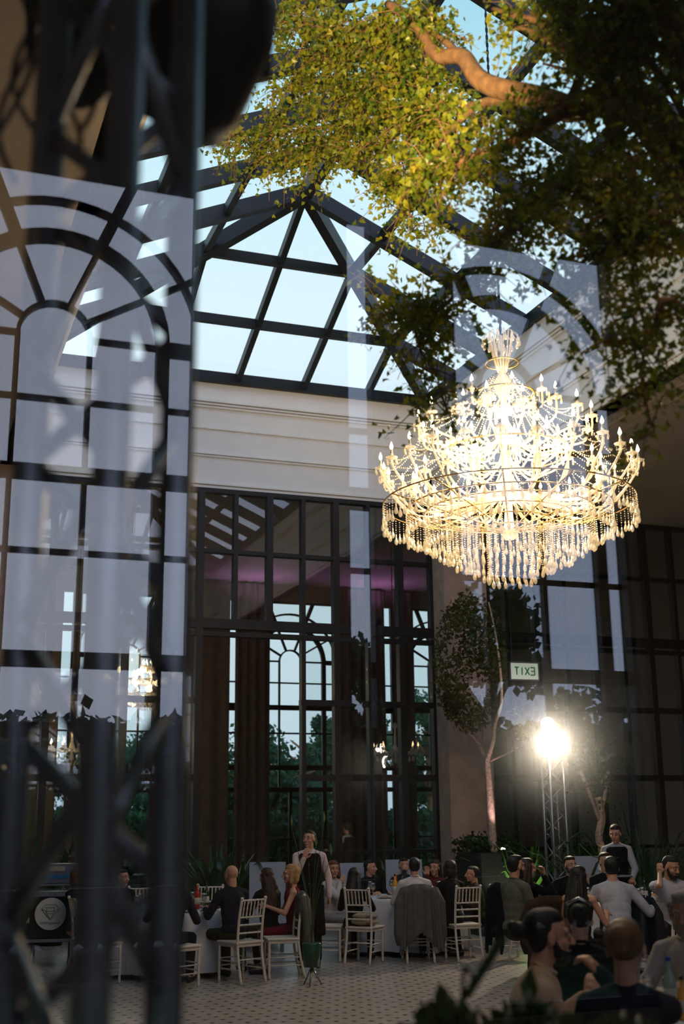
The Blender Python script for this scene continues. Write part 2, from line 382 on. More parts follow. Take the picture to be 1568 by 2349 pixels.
# steel and glass partition under the band
def partition(x0, x1, name, thick0=0, openx=None, low=True):
    wdw = empty(name, (0, YB, 0), kind='structure'); fr = MB(); n = round((x1-x0)/.64); dx = (x1-x0)/n
    for i in range(n+1):
        x = x0+i*dx; wd = .115 if (i+thick0) % 2 == 0 else .075
        inop = openx and openx[0]+.05 < x < openx[1]-.05
        fr.bx(x-wd/2, x+wd/2, -.08, .08, 5.1 if inop else .0, ZB)
    for z, h in ((7.47, .08), (6.38, .07), (5.1, .17), (4.92, .08)): fr.bx(x0, x1, -.075, .075, z-h/2, z+h/2)
    for z, h in ((3.78, .10), (2.5, .11), (.15, .3), (1.25, .06)):
        if openx: fr.bx(x0, openx[0], -.07, .07, z-h/2, z+h/2); fr.bx(openx[1], x1, -.07, .07, z-h/2, z+h/2)
        else: fr.bx(x0, x1, -.07, .07, z-h/2, z+h/2)
    struct(fr, 'window_frame', M['frame'], wdw)
    for i in range(n):
        x = x0+i*dx; xm = x+dx/2; inop = openx and openx[0] < xm < openx[1]
        struct(MB().bx(x+.04, x+dx-.04, -.006, .006, 5.18 if inop else .3, ZB-.05), 'pane', M['pane'], wdw)
partition(1.55, 9.05, 'window_3', 1, (4.75, 6.5))
partition(9.95, 16.9, 'window_4', 0)
partition(-5.9, .65, 'window_5', 0)
for x in (9.5, 1.1, -2.5):
    p_ = MB(); p_.box((0, 0, 3.75), (.86, .6, 7.5)); p_.box((0, 0, .25), (.98, .72, .5)); p_.box((0, 0, 7.35), (.94, .68, .3))
    for z in (1.6, 2.7, 3.8, 4.9, 6.0): p_.box((0, 0, z), (.868, .608, .012))
stone = mat('travertine', (.42, .31, .245), .8, var=.14, scale=5, bump=.1)
for x, lb in ((9.5, 'beige stone pillar between glass partitions, behind the slender lit tree'), (1.05, 'beige stone pillar mostly hidden behind the near truss')):
    p_ = MB(); p_.box((0, 0, 3.74), (.86, .6, 7.48)); p_.box((0, 0, .25), (.94, .68, .5))
    for z in (1.6, 2.7, 3.8, 4.9, 6.0): p_.box((0, 0, z), (.868, .608, .012))
    tag(p_.build('stone_pillar', stone, loc=(x, YB-.25, 0)), lb, 'pillar')
# glazed hip roof
rf = empty('window_6', (0, 0, 0), kind='structure'); fr = MB()
YA, YF = 16.0, 7.0
YE = 3.0
def P3(u, v): return Vector((u, v, 0))
def rb(a, b_, w_=.15, h=.24): fr.beam(a, b_, w_, h)
apex = Vector((XC, YA, ZR)); apf = Vector((XC, YF, ZR))
rb(apex, apf, .16, .26)
for s_ in (-1, 1):
    xe = XC+s_*3.8
    rb(apex, (xe, YB, ZT), .16, .26); rb(apf, (xe, YE, ZT), .16, .26)
    rb((xe, YE, ZT), (xe, YB, ZT), .2, .2)
    # rafters down the long slopes
    y = YB-4/3.0
    while y > YE+1:
        if y > YA: t_ = (y-YA)/(YB-YA)
        elif y < YF: t_ = (YF-y)/(YF-YE)
        else: t_ = 0
        a = Vector((XC+s_*3.8*t_, y, ZR-(ZR-ZT)*t_)); rb(a, (xe, y, ZT), .15, .24); y -= 4/3.0
    for t_ in (1/3, 2/3):
        rb((XC+s_*3.8*t_, YA+4*t_, ZR-1.7*t_), (XC+s_*3.8*t_, YF-4*t_, ZR-1.7*t_), .10, .16)
rb((XL, YB, ZT), (XR, YB, ZT), .2, .2); rb((XL, YE, ZT), (XR, YE, ZT), .2, .2)
for (ya, ye) in ((YA, YB), (YF, YE)):
    for t_ in (1/3, 2/3):
        rb((XC-3.8*t_, ya+(ye-ya)*t_, ZR-1.7*t_), (XC+3.8*t_, ya+(ye-ya)*t_, ZR-1.7*t_), .10, .16)
    for k in (-2, -1, 0, 1, 2):
        t_ = abs(k)/3
        rb((XC+3.8*k/3, ya+(ye-ya)*t_, ZR-1.7*t_), (XC+3.8*k/3, ye, ZT), .10, .16)
struct(fr, 'roof_frame', M['steel'], rf)
def slab(vs, up=.12, th=.015):
    vs = [Vector(v)+Vector((0, 0, up)) for v in vs]; n = len(vs)
    tv = [v+Vector((0, 0, th)) for v in vs]
    return MB().add(vs+tv, [tuple(reversed(range(n))), tuple(range(n, 2*n))]+[(i, (i+1) % n, n+(i+1) % n, n+i) for i in range(n)])
struct(slab([apex, (XL, YB, ZT), (XR, YB, ZT)]), 'pane', M['skyglass'], rf)
struct(slab([apf, (XR, YE, ZT), (XL, YE, ZT)]), 'pane', M['skyglass'], rf)
struct(slab([apex, (XR, YB, ZT), (XR, YE, ZT), apf]), 'pane', M['skyglass'], rf)
struct(slab([apex, apf, (XL, YE, ZT), (XL, YB, ZT)]), 'pane', M['skyglass'], rf)
# the glass partition nearest the camera
gp = empty('window_7', (0, GY, 0), kind='structure')
struct(MB().bx(-1.6, 2.4, -.005, .005, .05, 4.6), 'pane', M['nearpane'], gp)
g2 = MB()
for x in (-1.63, 2.43): g2.bx(x-.04, x+.04, -.05, .05, 0, 7.5)
g2.bx(-1.6, 2.4, -.05, .05, 0, .06); g2.bx(-1.6, 2.4, -.05, .05, 4.58, 4.68)
struct(g2, 'window_frame', M['frame'], gp)
#@@STRUCT_END
TREE_W = 3500
HAZE = .22
# ------------------------------------------------------------------ placing by real positions
def pxray(x, y): return _F*FPX+_R*(x-784)-_U*(y-1174.5)
def gnd(x, y, z=0.0):
    v = pxray(x, y); return CAM+v*((z-CAM.z)/v.z)
def dep(x, y, d): return CAM+pxray(x, y)*(d/FPX)
# curtains of the hall behind the photographer
g_ = 'dark curtains of the hall behind the photographer'
curtain(4.02, 4.68, -8.0, .02, 7.9, 'dark curtain drawn over the left part of the second rear window', g_, .04, .3)
# ------------------------------------------------------------------ crystal chandelier
def strand(mb, a, b_, sag=0, r=.0075, step=.022):
    a = Vector(a); b_ = Vector(b_); l = (b_-a).length + sag; n = max(2, int(l/step))
    for i in range(n+1):
        t_ = i/n; p = a.lerp(b_, t_)-Vector((0, 0, sag*4*t_*(1-t_)))
        rr = r*(1.0 if i % 2 else .75)
        vs = [p+Vector(q)*rr for q in ((1, 0, 0), (0, 1, 0), (-1, 0, 0), (0, -1, 0), (0, 0, 1), (0, 0, -1))]
        mb.add(vs, [(0, 1, 4), (1, 2, 4), (2, 3, 4), (3, 0, 4), (1, 0, 5), (2, 1, 5), (3, 2, 5), (0, 3, 5)])
def drop(mb, p, s=1.0):
    mb.lathe(p, [(.002*s, 0), (.008*s, -.012*s), (.010*s, -.02*s), (.006*s, -.03*s), (.016*s, -.055*s), (.021*s, -.078*s), (.015*s, -.098*s), (.002*s, -.108*s)], 6, False)
def bigchandelier(loc, label):
    c = empty('crystal_chandelier', loc, 0, label, 'chandelier')
    # origin at the level of the lower ring
    mb = MB(); mb.lathe((0, 0, 0), [(.0, -.35), (.05, -.33), (.10, -.25), (.05, -.2), (.03, 0), (.09, .12), (.11, .2), (.05, .3), (.03, .55), (.08, .65), (.10, .74), (.04, .85), (.03, 1.05), (.07, 1.15), (.09, 1.25), (.03, 1.35), (.02, 1.74), (.0, 1.76)], 14)
    mb.build('stem', M['crystal'], c)
    rg = MB()
    def ring(r, z, t_=.012): MB().tube([(r*math.cos(2*PI*i/48), r*math.sin(2*PI*i/48), z) for i in range(49)], t_, 6, False).build('ring', M['gold'], c)
    rings = [(1.20, .02), (.98, -.04), (.80, -.07), (.60, -.11), (.40, -.16), (.22, -.22)]
    for r, z in rings: ring(r, z, .007)
    ring(.30, 1.12); ring(.16, 1.45, .008); ring(.62, .52, .008)
    for i in range(12):
        a = 2*PI*i/12; rg.tube([(.06*math.cos(a), .06*math.sin(a), -.25), (.6*math.cos(a), .6*math.sin(a), -.12), (1.20*math.cos(a), 1.20*math.sin(a), .02)], .008, 5)
    rg.build('spokes', M['gold'], c)
    # arms with drip dish, candle sleeve and bulb
    def armset(n, r, z0, z1, ph, rin=.10, zc=.25):
        for i in range(n):
            a = 2*PI*(i+ph)/n; ca, sa = math.cos(a), math.sin(a)
            jr = r*(1+rnd.uniform(-.03, .03)); jz = z1+rnd.uniform(-.03, .03)
            ctrl = [(rin, z0), (rin+(jr-rin)*.3, z0-.12), (rin+(jr-rin)*.7, z0-.16 if z1 < .6 else z0-.05), (jr*.97, z1-.20), (jr, z1-.08)]
            pts = []
            for k in range(len(ctrl)-1):
                p0 = ctrl[max(k-1, 0)]; p1 = ctrl[k]; p2 = ctrl[k+1]; p3 = ctrl[min(k+2, len(ctrl)-1)]
                for s_ in range(4):
                    u = s_/4; q = [.5*((2*p1[j])+(-p0[j]+p2[j])*u+(2*p0[j]-5*p1[j]+4*p2[j]-p3[j])*u*u+(-p0[j]+3*p1[j]-3*p2[j]+p3[j])*u**3) for j in (0, 1)]
                    pts.append((q[0]*ca, q[0]*sa, q[1]))
            pts.append((jr*ca, jr*sa, jz-.08))
            arm = MB().tube(pts, .011, 6).build('arm', M['crystal'], c)
            d_ = MB(); d_.lathe((jr*ca, jr*sa, jz), [(.01, -.08), (.05, -.065), (.058, -.055), (.02, -.05), (.014, -.02), (.0, -.02)], 10)
            for q in range(6):
                b_ = 2*PI*q/6; drop(d_, (jr*ca+.052*math.cos(b_), jr*sa+.052*math.sin(b_), jz-.06), .55)
            d_.build('drip_dish', M['crystal'], arm)
            MB().lathe((jr*ca, jr*sa, jz), [(.011, -.05), (.011, .02)], 8).build('candle_sleeve', M['white_chair'], arm)
            MB().lathe((jr*ca, jr*sa, jz), [(.006, .02), (.017, .035), (.018, .05), (.010, .075), (.001, .098)], 8).build('bulb', M['bulb'], arm)
    armset(24, 1.22, .10, .44, 0); armset(20, .92, .15, .30, .5); armset(16, .82, .65, .86, .3, .08); armset(12, .58, .40, .62, 0); armset(6, .40, 1.05, 1.15, .25, .06)
    # swags, each a part of its own
    k = 0
    for n, r0, z0, r1, z1, sg in ((24, .10, 1.28, .62, .52, .05), (24, .62, .50, 1.22, .30, .10), (16, .12, 1.3, .82, .78, .14), (20, .82, .70, 1.2, .36, .12)):
        for i in range(n):
            a = 2*PI*i/n; mb = MB(); strand(mb, (r0*math.cos(a), r0*math.sin(a), z0), (r1*math.cos(a), r1*math.sin(a), z1), sg, .009, .024)
            mb.build('bead_swag', M['crystal'], c); k += 1
    mb = MB()
    for n, r, z in ((24, 1.22, .36), (16, .82, .80), (12, .58, .56), (6, .40, 1.08)):
        for i in range(n):
            a = 2*PI*i/n; b_ = 2*PI*(i+1)/n; strand(mb, (r*math.cos(a), r*math.sin(a), z), (r*math.cos(b_), r*math.sin(b_), z), .10, .009)
    mb.build('bead_garland', M['crystal'], c)
    # the hanging fringe: 96 outer strands as parts, inner tiers as one part each
    for i in range(96):
        a = 2*PI*i/96; mb = MB(); l = .14+.03*math.sin(i*2.4)
        p = (1.20*math.cos(a), 1.20*math.sin(a), .02); strand(mb, p, (p[0], p[1], .02-l), 0, .009); drop(mb, (p[0], p[1], .02-l), 1.0)
        mb.build('fringe_strand', M['crystal'], c)
    for (r, z), n, l in zip(rings[1:], (84, 72, 54, 36, 20), (.17, .26, .34, .40, .43)):
        mb = MB()
        for i in range(n):
            a = 2*PI*(i+.3)/n; p = (r*math.cos(a), r*math.sin(a), z); ll = l+rnd.uniform(-.03, .03)
            strand(mb, p, (p[0], p[1], z-ll), 0, .009); drop(mb, (p[0], p[1], z-ll), 1.0)
        tag(mb.build('inner_fringe', M['crystal'], c), kind='stuff')
    mb = MB()
    for i in range(14):                      # crown plumes
        a = 2*PI*i/14; pts = [(.04*math.cos(a), .04*math.sin(a), 1.36), (.09*math.cos(a), .09*math.sin(a), 1.56), (.12*math.cos(a), .12*math.sin(a), 1.78), (.18*math.cos(a), .18*math.sin(a), 1.72)]
        mb.tube(pts, [.01, .009, .007, .004], 5); drop(mb, pts[-1], .9)
    for i in range(30):
        a = rnd.uniform(0, 2*PI); r = rnd.uniform(.05, .5); z = rnd.uniform(.3, 1.1); drop(mb, (r*math.cos(a), r*math.sin(a), z), 1.3)
    mb.build('crown', M['crystal'], c)
    ch = MB(); z = 1.74; zt = ZR-.15-loc[2]; q = 0
    while z < zt:
        ch.box((0, 0, z+.03), (.028, .006, .05) if q % 2 else (.006, .028, .05)); z += .045; q += 1
    ch.build('chain', M['steel'], c)
    for i in range(8):
        a = 2*PI*i/8; light('candle_glow', 'POINT', (.88*math.cos(a), .88*math.sin(a), .38), CHE*.8, (1, .70, .36), c, .10)
    for i in range(4):
        a = 2*PI*(i+.5)/4; light('candle_glow', 'POINT', (.4*math.cos(a), .4*math.sin(a), .75), CHE, (1, .70, .36), c, .08)
    for i in range(5):
        a = 2*PI*i/5; light('candle_glow', 'POINT', (.72*math.cos(a), .72*math.sin(a), -.01), CHE*.4, (1, .75, .42), c, .08)
    light('candle_glow', 'POINT', (0, 0, -.03), CHE, (1, .70, .36), c, .08)
    return c
CHE = 32
bigchandelier((5.3, 9.85, 4.72), 'large glowing crystal chandelier hanging from the ridge of the glass roof')
def smallchandelier(loc, n, r, label, bulb, sc_=1.0, en=0, ztop=8.0, tiers=1):
    c = empty('small_chandelier', loc, .3, label, 'chandelier'); gm = M['crystal']
    fr = MB(); fr.lathe((0, 0, 0), [(.0, -.3), (.05, -.25), (.03, -.1), (.07, 0), (.03, .15), (.02, .5), (.10, .55), (.02, .62), (.0, .64)], 10)
    fr.tube([(r*math.cos(2*PI*i/24), r*math.sin(2*PI*i/24), -.05) for i in range(25)], .012, 5, False)
    fr.build('stem', gm, c)
    for tr in range(tiers):
        rr = r*(1-.35*tr); zz = .28*tr
        for i in range(n):
            a = 2*PI*i/n; ca, sa = math.cos(a), math.sin(a)
            arm = MB().tube([(.03*ca, .03*sa, zz), (rr*.5*ca, rr*.5*sa, zz-.1), (rr*ca, rr*sa, zz)], .012, 6).build('arm', gm, c)
            d_ = MB().lathe((rr*ca, rr*sa, zz), [(.01, 0), (.06, .015), (.062, .025), (.02, .03), (.014, .09), (.0, .09)], 8)
            for q in range(5): drop(d_, (rr*ca+.055*math.cos(q*1.26), rr*sa+.055*math.sin(q*1.26), zz+.01), .9)
            d_.build('drip_dish', gm, arm)
            MB().lathe((rr*ca, rr*sa, zz), [(.006, .09), (.02, .11), (.02, .13), (.001, .19)], 7).build('bulb', bulb, arm)
    mb = MB()
    for i in range(n*2):
        a = PI*i/n; strand(mb, (r*math.cos(a), r*math.sin(a), -.05), (r*.3*math.cos(a), r*.3*math.sin(a), -.38), .03, .012, .035); drop(mb, (r*.8*math.cos(a), r*.8*math.sin(a), -.12), 1.1)
    mb.build('crystal_basket', gm, c)
    MB().tube([(0, 0, .6), (0, 0, ztop-loc[2])], .01, 5).build('chain', M['steel'], c)
    if en: light('candle_glow', 'POINT', (0, 0, .3), en, (1, .7, .36), c, .1)
    c.scale = (sc_,)*3
    return c
p = dep(906, 1722, 27); smallchandelier((p.x, min(p.y, 29), p.z), 9, .52, 'dim small chandelier of nine candles hanging behind the glass partition', M['dimbulb'], tiers=1)
p = dep(345, 1590, 27); smallchandelier((p.x, p.y, p.z), 12, .62, 'bright gold chandelier glimpsed between the truss tubes', M['bulb'], en=22, tiers=3)
p = dep(15, 1740, 27); smallchandelier((p.x, p.y, p.z), 10, .60, 'gold chandelier at the left edge of the view behind the truss', M['bulb'], en=12, tiers=2)
p = dep(165, 1715, 27); smallchandelier((p.x, p.y, p.z), 8, .50, 'gold chandelier behind the left tube of the truss', M['bulb'], en=12, tiers=1)
# ------------------------------------------------------------------ near lighting truss
def truss(name, ch, z0, z1, rch, rbr, period, label, caps=True, m=None):
    m = m or M['alu']; t_ = empty(name, (ch[0][0], ch[0][1], 0), 0, label, 'truss'); o = Vector((ch[0][0], ch[0][1], 0)); n = len(ch)
    for c in ch: MB().tube([Vector((c[0], c[1], z0))-o, Vector((c[0], c[1], z1))-o], rch, 16).build('chord', m, t_)
    for i in range(n):
        a = ch[i]; b_ = ch[(i+1) % n]; mb = MB(); z = z0+.05+period*.13*i; s_ = 0
        while z+period/2 < z1:
            A, B = (a, b_) if s_ % 2 == 0 else (b_, a)
            mb.tube([Vector((A[0], A[1], z))-o, Vector((B[0], B[1], z+period/2))-o], rbr, 10); z += period/2; s_ += 1
        mb.build('brace', m, t_)
    bp = MB(); cx = sum(c[0] for c in ch)/n; cy = sum(c[1] for c in ch)/n
    bp.box(Vector((cx, cy, .015))-o, (.6, .6, .03)); bp.build('base_plate', m, t_)
    return t_
TR = [(-.352, 1.75), (-.53, 1.95), (-.282, 1.96)]
# positions are view depths and offsets turned into the room
def vw(x_, d_): 
    v = Vector((math.cos(YAW), -math.sin(YAW)))*x_+Vector((math.sin(YAW), math.cos(YAW)))*d_
    return (v.x, v.y)
TR = [vw(*q) for q in TR]
nt_ = truss('lighting_truss', TR, .03, 4.3, .030, .016, .46, 'aluminium triangular lighting truss standing close to the glass, out of focus at left')
# devices and cables on the truss
def device(loc, rz, tilt, s, label, led=False):
    d = empty('stage_light', loc, rz, label, 'stage light')
    m = Matrix.Rotation(tilt, 3, 'X')
    b_ = MB(); b_.lathe((0, 0, 0), [(.0, -.16), (.09, -.16), (.115, -.10), (.12, .05), (.10, .12), (.09, .13), (.0, .10)], 18, m=m); b_.build('head', M['black'], d)
    y = MB(); y.tube([(-.14, 0, 0), (-.15, 0, .16), (-.12, 0, .22), (.12, 0, .22), (.15, 0, .16), (.14, 0, 0)], .016, 8); y.build('yoke', M['black'], d)
    y = MB(); y.box((0, 0, .32), (.36, .26, .22)); y.tube([(0, 0, .30), (0, 0, .45)], .03, 8); y.build('base_box', M['black'], d)
    if led: MB().ell((.05, -.101, .30), .008).build('status_light', emis('red_indicator', (1, .02, .02), 6), d)
    d.scale = (s,)*3
    return d
p = dep(470, 110, 2.6); device(p, .4, R(40), 1.15, 'black moving stage light on the right of the truss, near the top')
p = dep(180, 130, 2.9); device(p, -.2, R(-30), .8, 'black stage light with red indicator between the truss tubes', True)
mb = MB(); 
for k in range(5):
    pts = []
    for i in range(16):
        u = i/15; q = dep(20+k*35+60*math.sin(u*5+k), -60+u*(520-k*40), 2.35+.05*math.sin(u*7+k)); pts.append(q)
    mb.tube(pts, .006, 6)
tag(mb.build('cable_bundle', M['black']), 'tangle of black cables hanging inside the top of the truss', 'cable')
# ------------------------------------------------------------------ far lamp tower
p = gnd(1288, 2160); cx, cy = p.x, p.y
tw = truss('lamp_tower', [(cx-.12, cy-.12), (cx+.12, cy-.12), (cx+.12, cy+.12), (cx-.12, cy+.12)], .03, 2.70, .024, .010, .40, 'slender square aluminium truss tower carrying the bright floodlight')
M['towerlight'] = emis('flood_lens', (1, .93, .78), 90)
f = empty('flood_lamp', (cx, cy, 2.76), -R(28), 'round flood lamp at the top of the slender truss tower, brightest light in the room', 'lamp')
MB().box((0, 0, 0), (.30, .22, .10)).build('housing', M['black'], f)
hs = MB()
for s_ in (0,): hs.lathe((s_, 0, .16), [(.0, .07), (.13, .07), (.14, -.08), (.0, -.1)], 16, m=Matrix.Rotation(R(90), 3, 'X'))
hs.build('head', M['black'], f)
hs = MB()
for s_ in (0,): hs.lathe((s_, -.085, .16), [(.0, .004), (.15, .004), (.15, -.004), (.0, -.004)], 20, m=Matrix.Rotation(R(90), 3, 'X'))
hs.build('lens', M['towerlight'], f)
light('flood_beam', 'SPOT', (0, -.16, .16), 450, (1, .84, .62), f, .09, tgt=(0, -8, -1.6), spot=R(120), blend=.8)
bl = empty('globe_lamp', (cx-.05, cy, 3.22), -R(28), 'round white glowing ball lamp just above the floodlight', 'lamp')
MB().ell((0, 0, 0), .105, 24, 16).build('globe', emis('globe_glow', (1, .95, .85), 3.0), bl)
MB().tube([(.04, 0, -.30), (.02, 0, -.1)], .014, 8).build('stem', M['black'], bl)
light('globe_light', 'POINT', (0, -.2, 0), 25, (1, .85, .65), bl, .1)
# ------------------------------------------------------------------ exit sign (faces away, so it reads mirrored)
_q = dep(1202, 1540, 19.2); e = empty('exit_sign', _q, -R(2), 'pale hanging sign reading EXIT in green, seen mirrored, behind the small tree', 'sign')
MB().box((0, .0, 0), (.50, .02, .27)).build('panel', mat('sign_panel', (.55, .62, .57), .5, emit=(.6, .8, .7), es=.16), e)
b_ = MB(); b_.box((0, 0, .15), (.54, .03, .02)); b_.box((0, 0, -.145), (.54, .03, .015)); b_.box((-.26, 0, 0), (.015, .03, .3)); b_.box((.26, 0, 0), (.015, .03, .3)); b_.build('frame', M['alu'], e)
def glyphs(txt, h, w_, gap, st=.022):
    # block letters drawn as bars: returns list of (p, q) segments per letter
    S = {'E': [((0, 0), (0, 1)), ((0, 1), (1, 1)), ((0, .5), (.85, .5)), ((0, 0), (1, 0))], 'X': [((0, 0), (1, 1)), ((0, 1), (1, 0))], 'I': [((.5, 0), (.5, 1))], 'T': [((0, 1), (1, 1)), ((.5, 0), (.5, 1))]}
    out = []; x = 0
    for c in txt:
        for a, b_ in S[c]: out.append(((x+a[0]*w_, a[1]*h), (x+b_[0]*w_, b_[1]*h)))
        x += w_+gap
    return out, x-gap
seg, tw_ = glyphs('EXIT', .125, .075, .022)
mb = MB()
for a, b_ in seg: mb.beam((-(a[0]-tw_/2), -.014, a[1]-.0625), (-(b_[0]-tw_/2), -.014, b_[1]-.0625), .006, .02, up=(0, 0, 1)) if abs(a[1]-b_[1]) < 1e-6 else mb.beam((-(a[0]-tw_/2), -.014, a[1]-.0625), (-(b_[0]-tw_/2), -.014, b_[1]-.0625), .02, .006, up=(0, 1, 0))
e.scale = (.96,)*3; MB().tube([(-.22, 0, .15), (-.22, 0, (7.5-_q.z)/.96)], .004, 5).build('cable', M['black'], e); MB().tube([(.22, 0, .15), (.22, 0, (7.5-_q.z)/.96)], .004, 5).build('cable', M['black'], e)
mb.build('lettering', mat('sign_green', (.02, .20, .08), .5), e)
# ------------------------------------------------------------------ trees
def leafquads(mb, c, size, r_):
    # one lobed leaf: three bent pointed blades
    n = Vector((r_.gauss(0, 1), r_.gauss(0, 1), r_.gauss(0, 1)+.6)); n.normalize()
    u = n.cross(Vector((r_.gauss(0, 1), r_.gauss(0, 1), r_.gauss(0, 1)))); u.normalize(); v = n.cross(u)
    vs = [c, c+u*size*.45+v*size*.32+n*size*.08, c+u*size*1.0, c+u*size*.45-v*size*.32+n*size*.08, c+v*size*.62+u*size*.25, c-v*size*.62+u*size*.25]
    mb.add(vs, [(0, 3, 2, 1), (0, 1, 4), (0, 5, 3)])
def simpleleaf(mb, c, size, r_):
    n = Vector((r_.gauss(0, 1), r_.gauss(0, 1), r_.gauss(0, 1)+.5)); n.normalize()
    u = n.cross(Vector((r_.gauss(0, 1), r_.gauss(0, 1), r_.gauss(0, 1)))); u.normalize(); v = n.cross(u)
    mb.add([c, c+u*size*.5+v*size*.35, c+u*size, c+u*size*.5-v*size*.35], [(0, 3, 2, 1)])
def smoothpath(P, k=5):
    P = [Vector(p) for p in P]; out_ = []
    for i in range(len(P)-1):
        p0 = P[max(i-1, 0)]; p1 = P[i]; p2 = P[i+1]; p3 = P[min(i+2, len(P)-1)]
        for s_ in range(k):
            u = s_/k; out_.append(.5*((2*p1)+(p2-p0)*u+(2*p0-5*p1+4*p2-p3)*u*u+(-p0+3*p1-3*p2+p3)*u**3))
    out_.append(P[-1]); return out_
# big indoor tree: trunk to the right of the view, boughs reaching left over the room
rt = random.Random(5)
TB = Vector((5.4, 5.2, 0))
tree = empty('indoor_tree', TB, 0, 'large indoor tree whose warm lit leafy boughs reach in from the top right', 'tree')
wood = MB(); fol = MB(); nodes = []
def bough(pts, r0, r1, leaf=True, dens=1.0):
    sp_ = smoothpath(pts); n = len(sp_); wood.tube([p-TB for p in sp_], [r0+(r1-r0)*i/(n-1) for i in range(n)], 9)
    L_ = sum((sp_[i+1]-sp_[i]).length for i in range(n-1))
    if leaf:
        for i in range(n):
            nodes.append((sp_[i], dens))
    return sp_
crown = Vector((5.2, 5.1, 3.3))
bough([TB, TB+Vector((-.05, 0, 1.2)), TB+Vector((-.1, -.05, 2.4)), crown], .16, .12, False)
fork = dep(1300, 250, 6.3)
bough([crown, dep(1560, 330, 6.1), fork], .11, .075)
bough([fork, dep(1240, 225, 6.5), dep(1110, 190, 6.9), dep(1060, 130, 7.2), dep(1000, 125, 7.4), dep(950, 50, 7.7), dep(890, 10, 8.0)], .072, .03, True, .4)
bough([fork, dep(1200, 228, 6.6), dep(1120, 235, 7.0), dep(1030, 260, 7.6), dep(930, 270, 8.3), dep(800, 285, 9.0), dep(680, 300, 9.5), dep(520, 330, 10)], .045, .004, True, 1.5)
bough([dep(930, 180, 8.2), dep(850, 210, 8.7), dep(760, 200, 9.1), dep(660, 210, 9.5)], .014, .004, True, 1.4)
bough([dep(1060, 130, 7.2), dep(960, 60, 7.8), dep(820, 70, 8.4), dep(720, 60, 8.8), dep(640, 30, 9.2)], .025, .006, True, 1.5)
bough([dep(1000, 250, 7.6), dep(930, 180, 8.2), dep(820, 130, 8.8), dep(700, 130, 9.2)], .02, .005, True, 1.5)
bough([dep(960, 265, 8.1), dep(880, 330, 8.7), dep(800, 340, 9.2), dep(700, 345, 9.5), dep(600, 370, 9.8)], .016, .004, True, 1.3)
bough([dep(1100, 235, 7.1), dep(1000, 330, 7.6), dep(950, 390, 8.0), dep(920, 440, 8.3), dep(960, 530, 8.4)], .02, .004)
bough([fork, dep(1220, 300, 6.2), dep(1120, 350, 6.4), dep(1030, 380, 6.6), dep(990, 400, 6.8)], .04, .008)
bough([crown, dep(1480, 300, 6.0), dep(1400, 350, 6.0), dep(1310, 420, 6.2), dep(1200, 470, 6.4), dep(1120, 540, 6.6)], .06, .008)
bough([crown, dep(1568, 560, 5.6), dep(1470, 525, 5.6), dep(1370, 465, 5.7), dep(1290, 430, 5.8)], .035, .008)
bough([crown, dep(1590, 730, 5.4), dep(1500, 755, 5.4), dep(1410, 785, 5.5), dep(1300, 760, 5.9)], .03, .006, True, .55)
bough([dep(1470, 525, 5.6), dep(1450, 640, 5.6), dep(1480, 760, 5.6), dep(1470, 880, 5.5), dep(1500, 990, 5.4)], .012, .003, True, .45)
bough([dep(1200, 470, 6.4), dep(1130, 580, 6.6), dep(1040, 680, 6.8), dep(990, 720, 7.0), dep(920, 740, 7.2), dep(870, 700, 7.4)], .016, .004, True, .75)
bough([dep(990, 720, 7.0), dep(960, 790, 7.0), dep(1000, 860, 6.9), dep(1025, 950, 6.9)], .010, .003, True, .6)
bough([crown, dep(1560, 120, 6.0), dep(1430, 90, 6.2), dep(1280, 60, 6.6), dep(1130, 20, 7.0)], .06, .012, True, 1.3)
bough([crown, dep(1590, 20, 5.8), dep(1500, -40, 6), dep(1300, -60, 6.4)], .05, .012, True, 1.3)
bough([fork, dep(1330, 150, 6.3), dep(1260, 90, 6.5), dep(1180, 60, 6.8)], .03, .01, True, 1.2)
bough([crown, dep(1520, 420, 5.8), dep(1450, 470, 5.7), dep(1400, 560, 5.7), dep(1340, 600, 5.8)], .03, .006, True, 1)
for k_ in range(4):
    bough([crown, dep(1560-k_*10, 60+k_*45, 5.7+.1*k_), dep(1430-k_*12, 30+k_*50, 5.9+.1*k_), dep(1290-k_*15, 20+k_*42, 6.2+.1*k_)], .025, .006, True, 1.0)
tw_ = MB()
clear = [dep(1240, 225, 6.5), dep(1175, 210, 6.7), dep(1110, 190, 6.9), dep(1060, 135, 7.2)]
for p_, dn in nodes:
    if min((p_-c_).length for c_ in clear) < .38: continue
    k = int(round(5*dn)) 
    for _ in range(k):
        d_ = Vector((rt.gauss(0, 1), rt.gauss(0, 1), rt.gauss(0, .75)-.1)); d_.normalize(); l = rt.uniform(.12, .42)
        q1 = p_+d_*l*.5+Vector((0, 0, .03)); q2 = p_+d_*l+Vector((0, 0, -.05))
        tw_.tube([p_-TB, q1-TB, q2-TB], [.0045, .003, .0015], 4, False)
        for _ in range(int(15*min(1.2, .6+dn*.5))):
            u = rt.uniform(.25, 1.05); c0 = (p_.lerp(q1, u*2) if u < .5 else q1.lerp(q2, u*2-1))
            c1 = c0+Vector((rt.gauss(0, .04), rt.gauss(0, .04), rt.gauss(0, .04)))
            leafquads(fol, c1-TB, rt.uniform(.028, .048), rt)
wood.build('trunk_and_boughs', M['bark'], tree); tw_.build('twigs', M['bark'], tree); fol.build('foliage', M['leaf'], tree)
tub = MB(); tub.lathe((0, 0, 0), [(.0, 0), (.38, 0), (.46, .55), (.48, .6), (.42, .6), (.4, .54), (.0, .54)], 24); tub.build('planter', M['black'], tree)
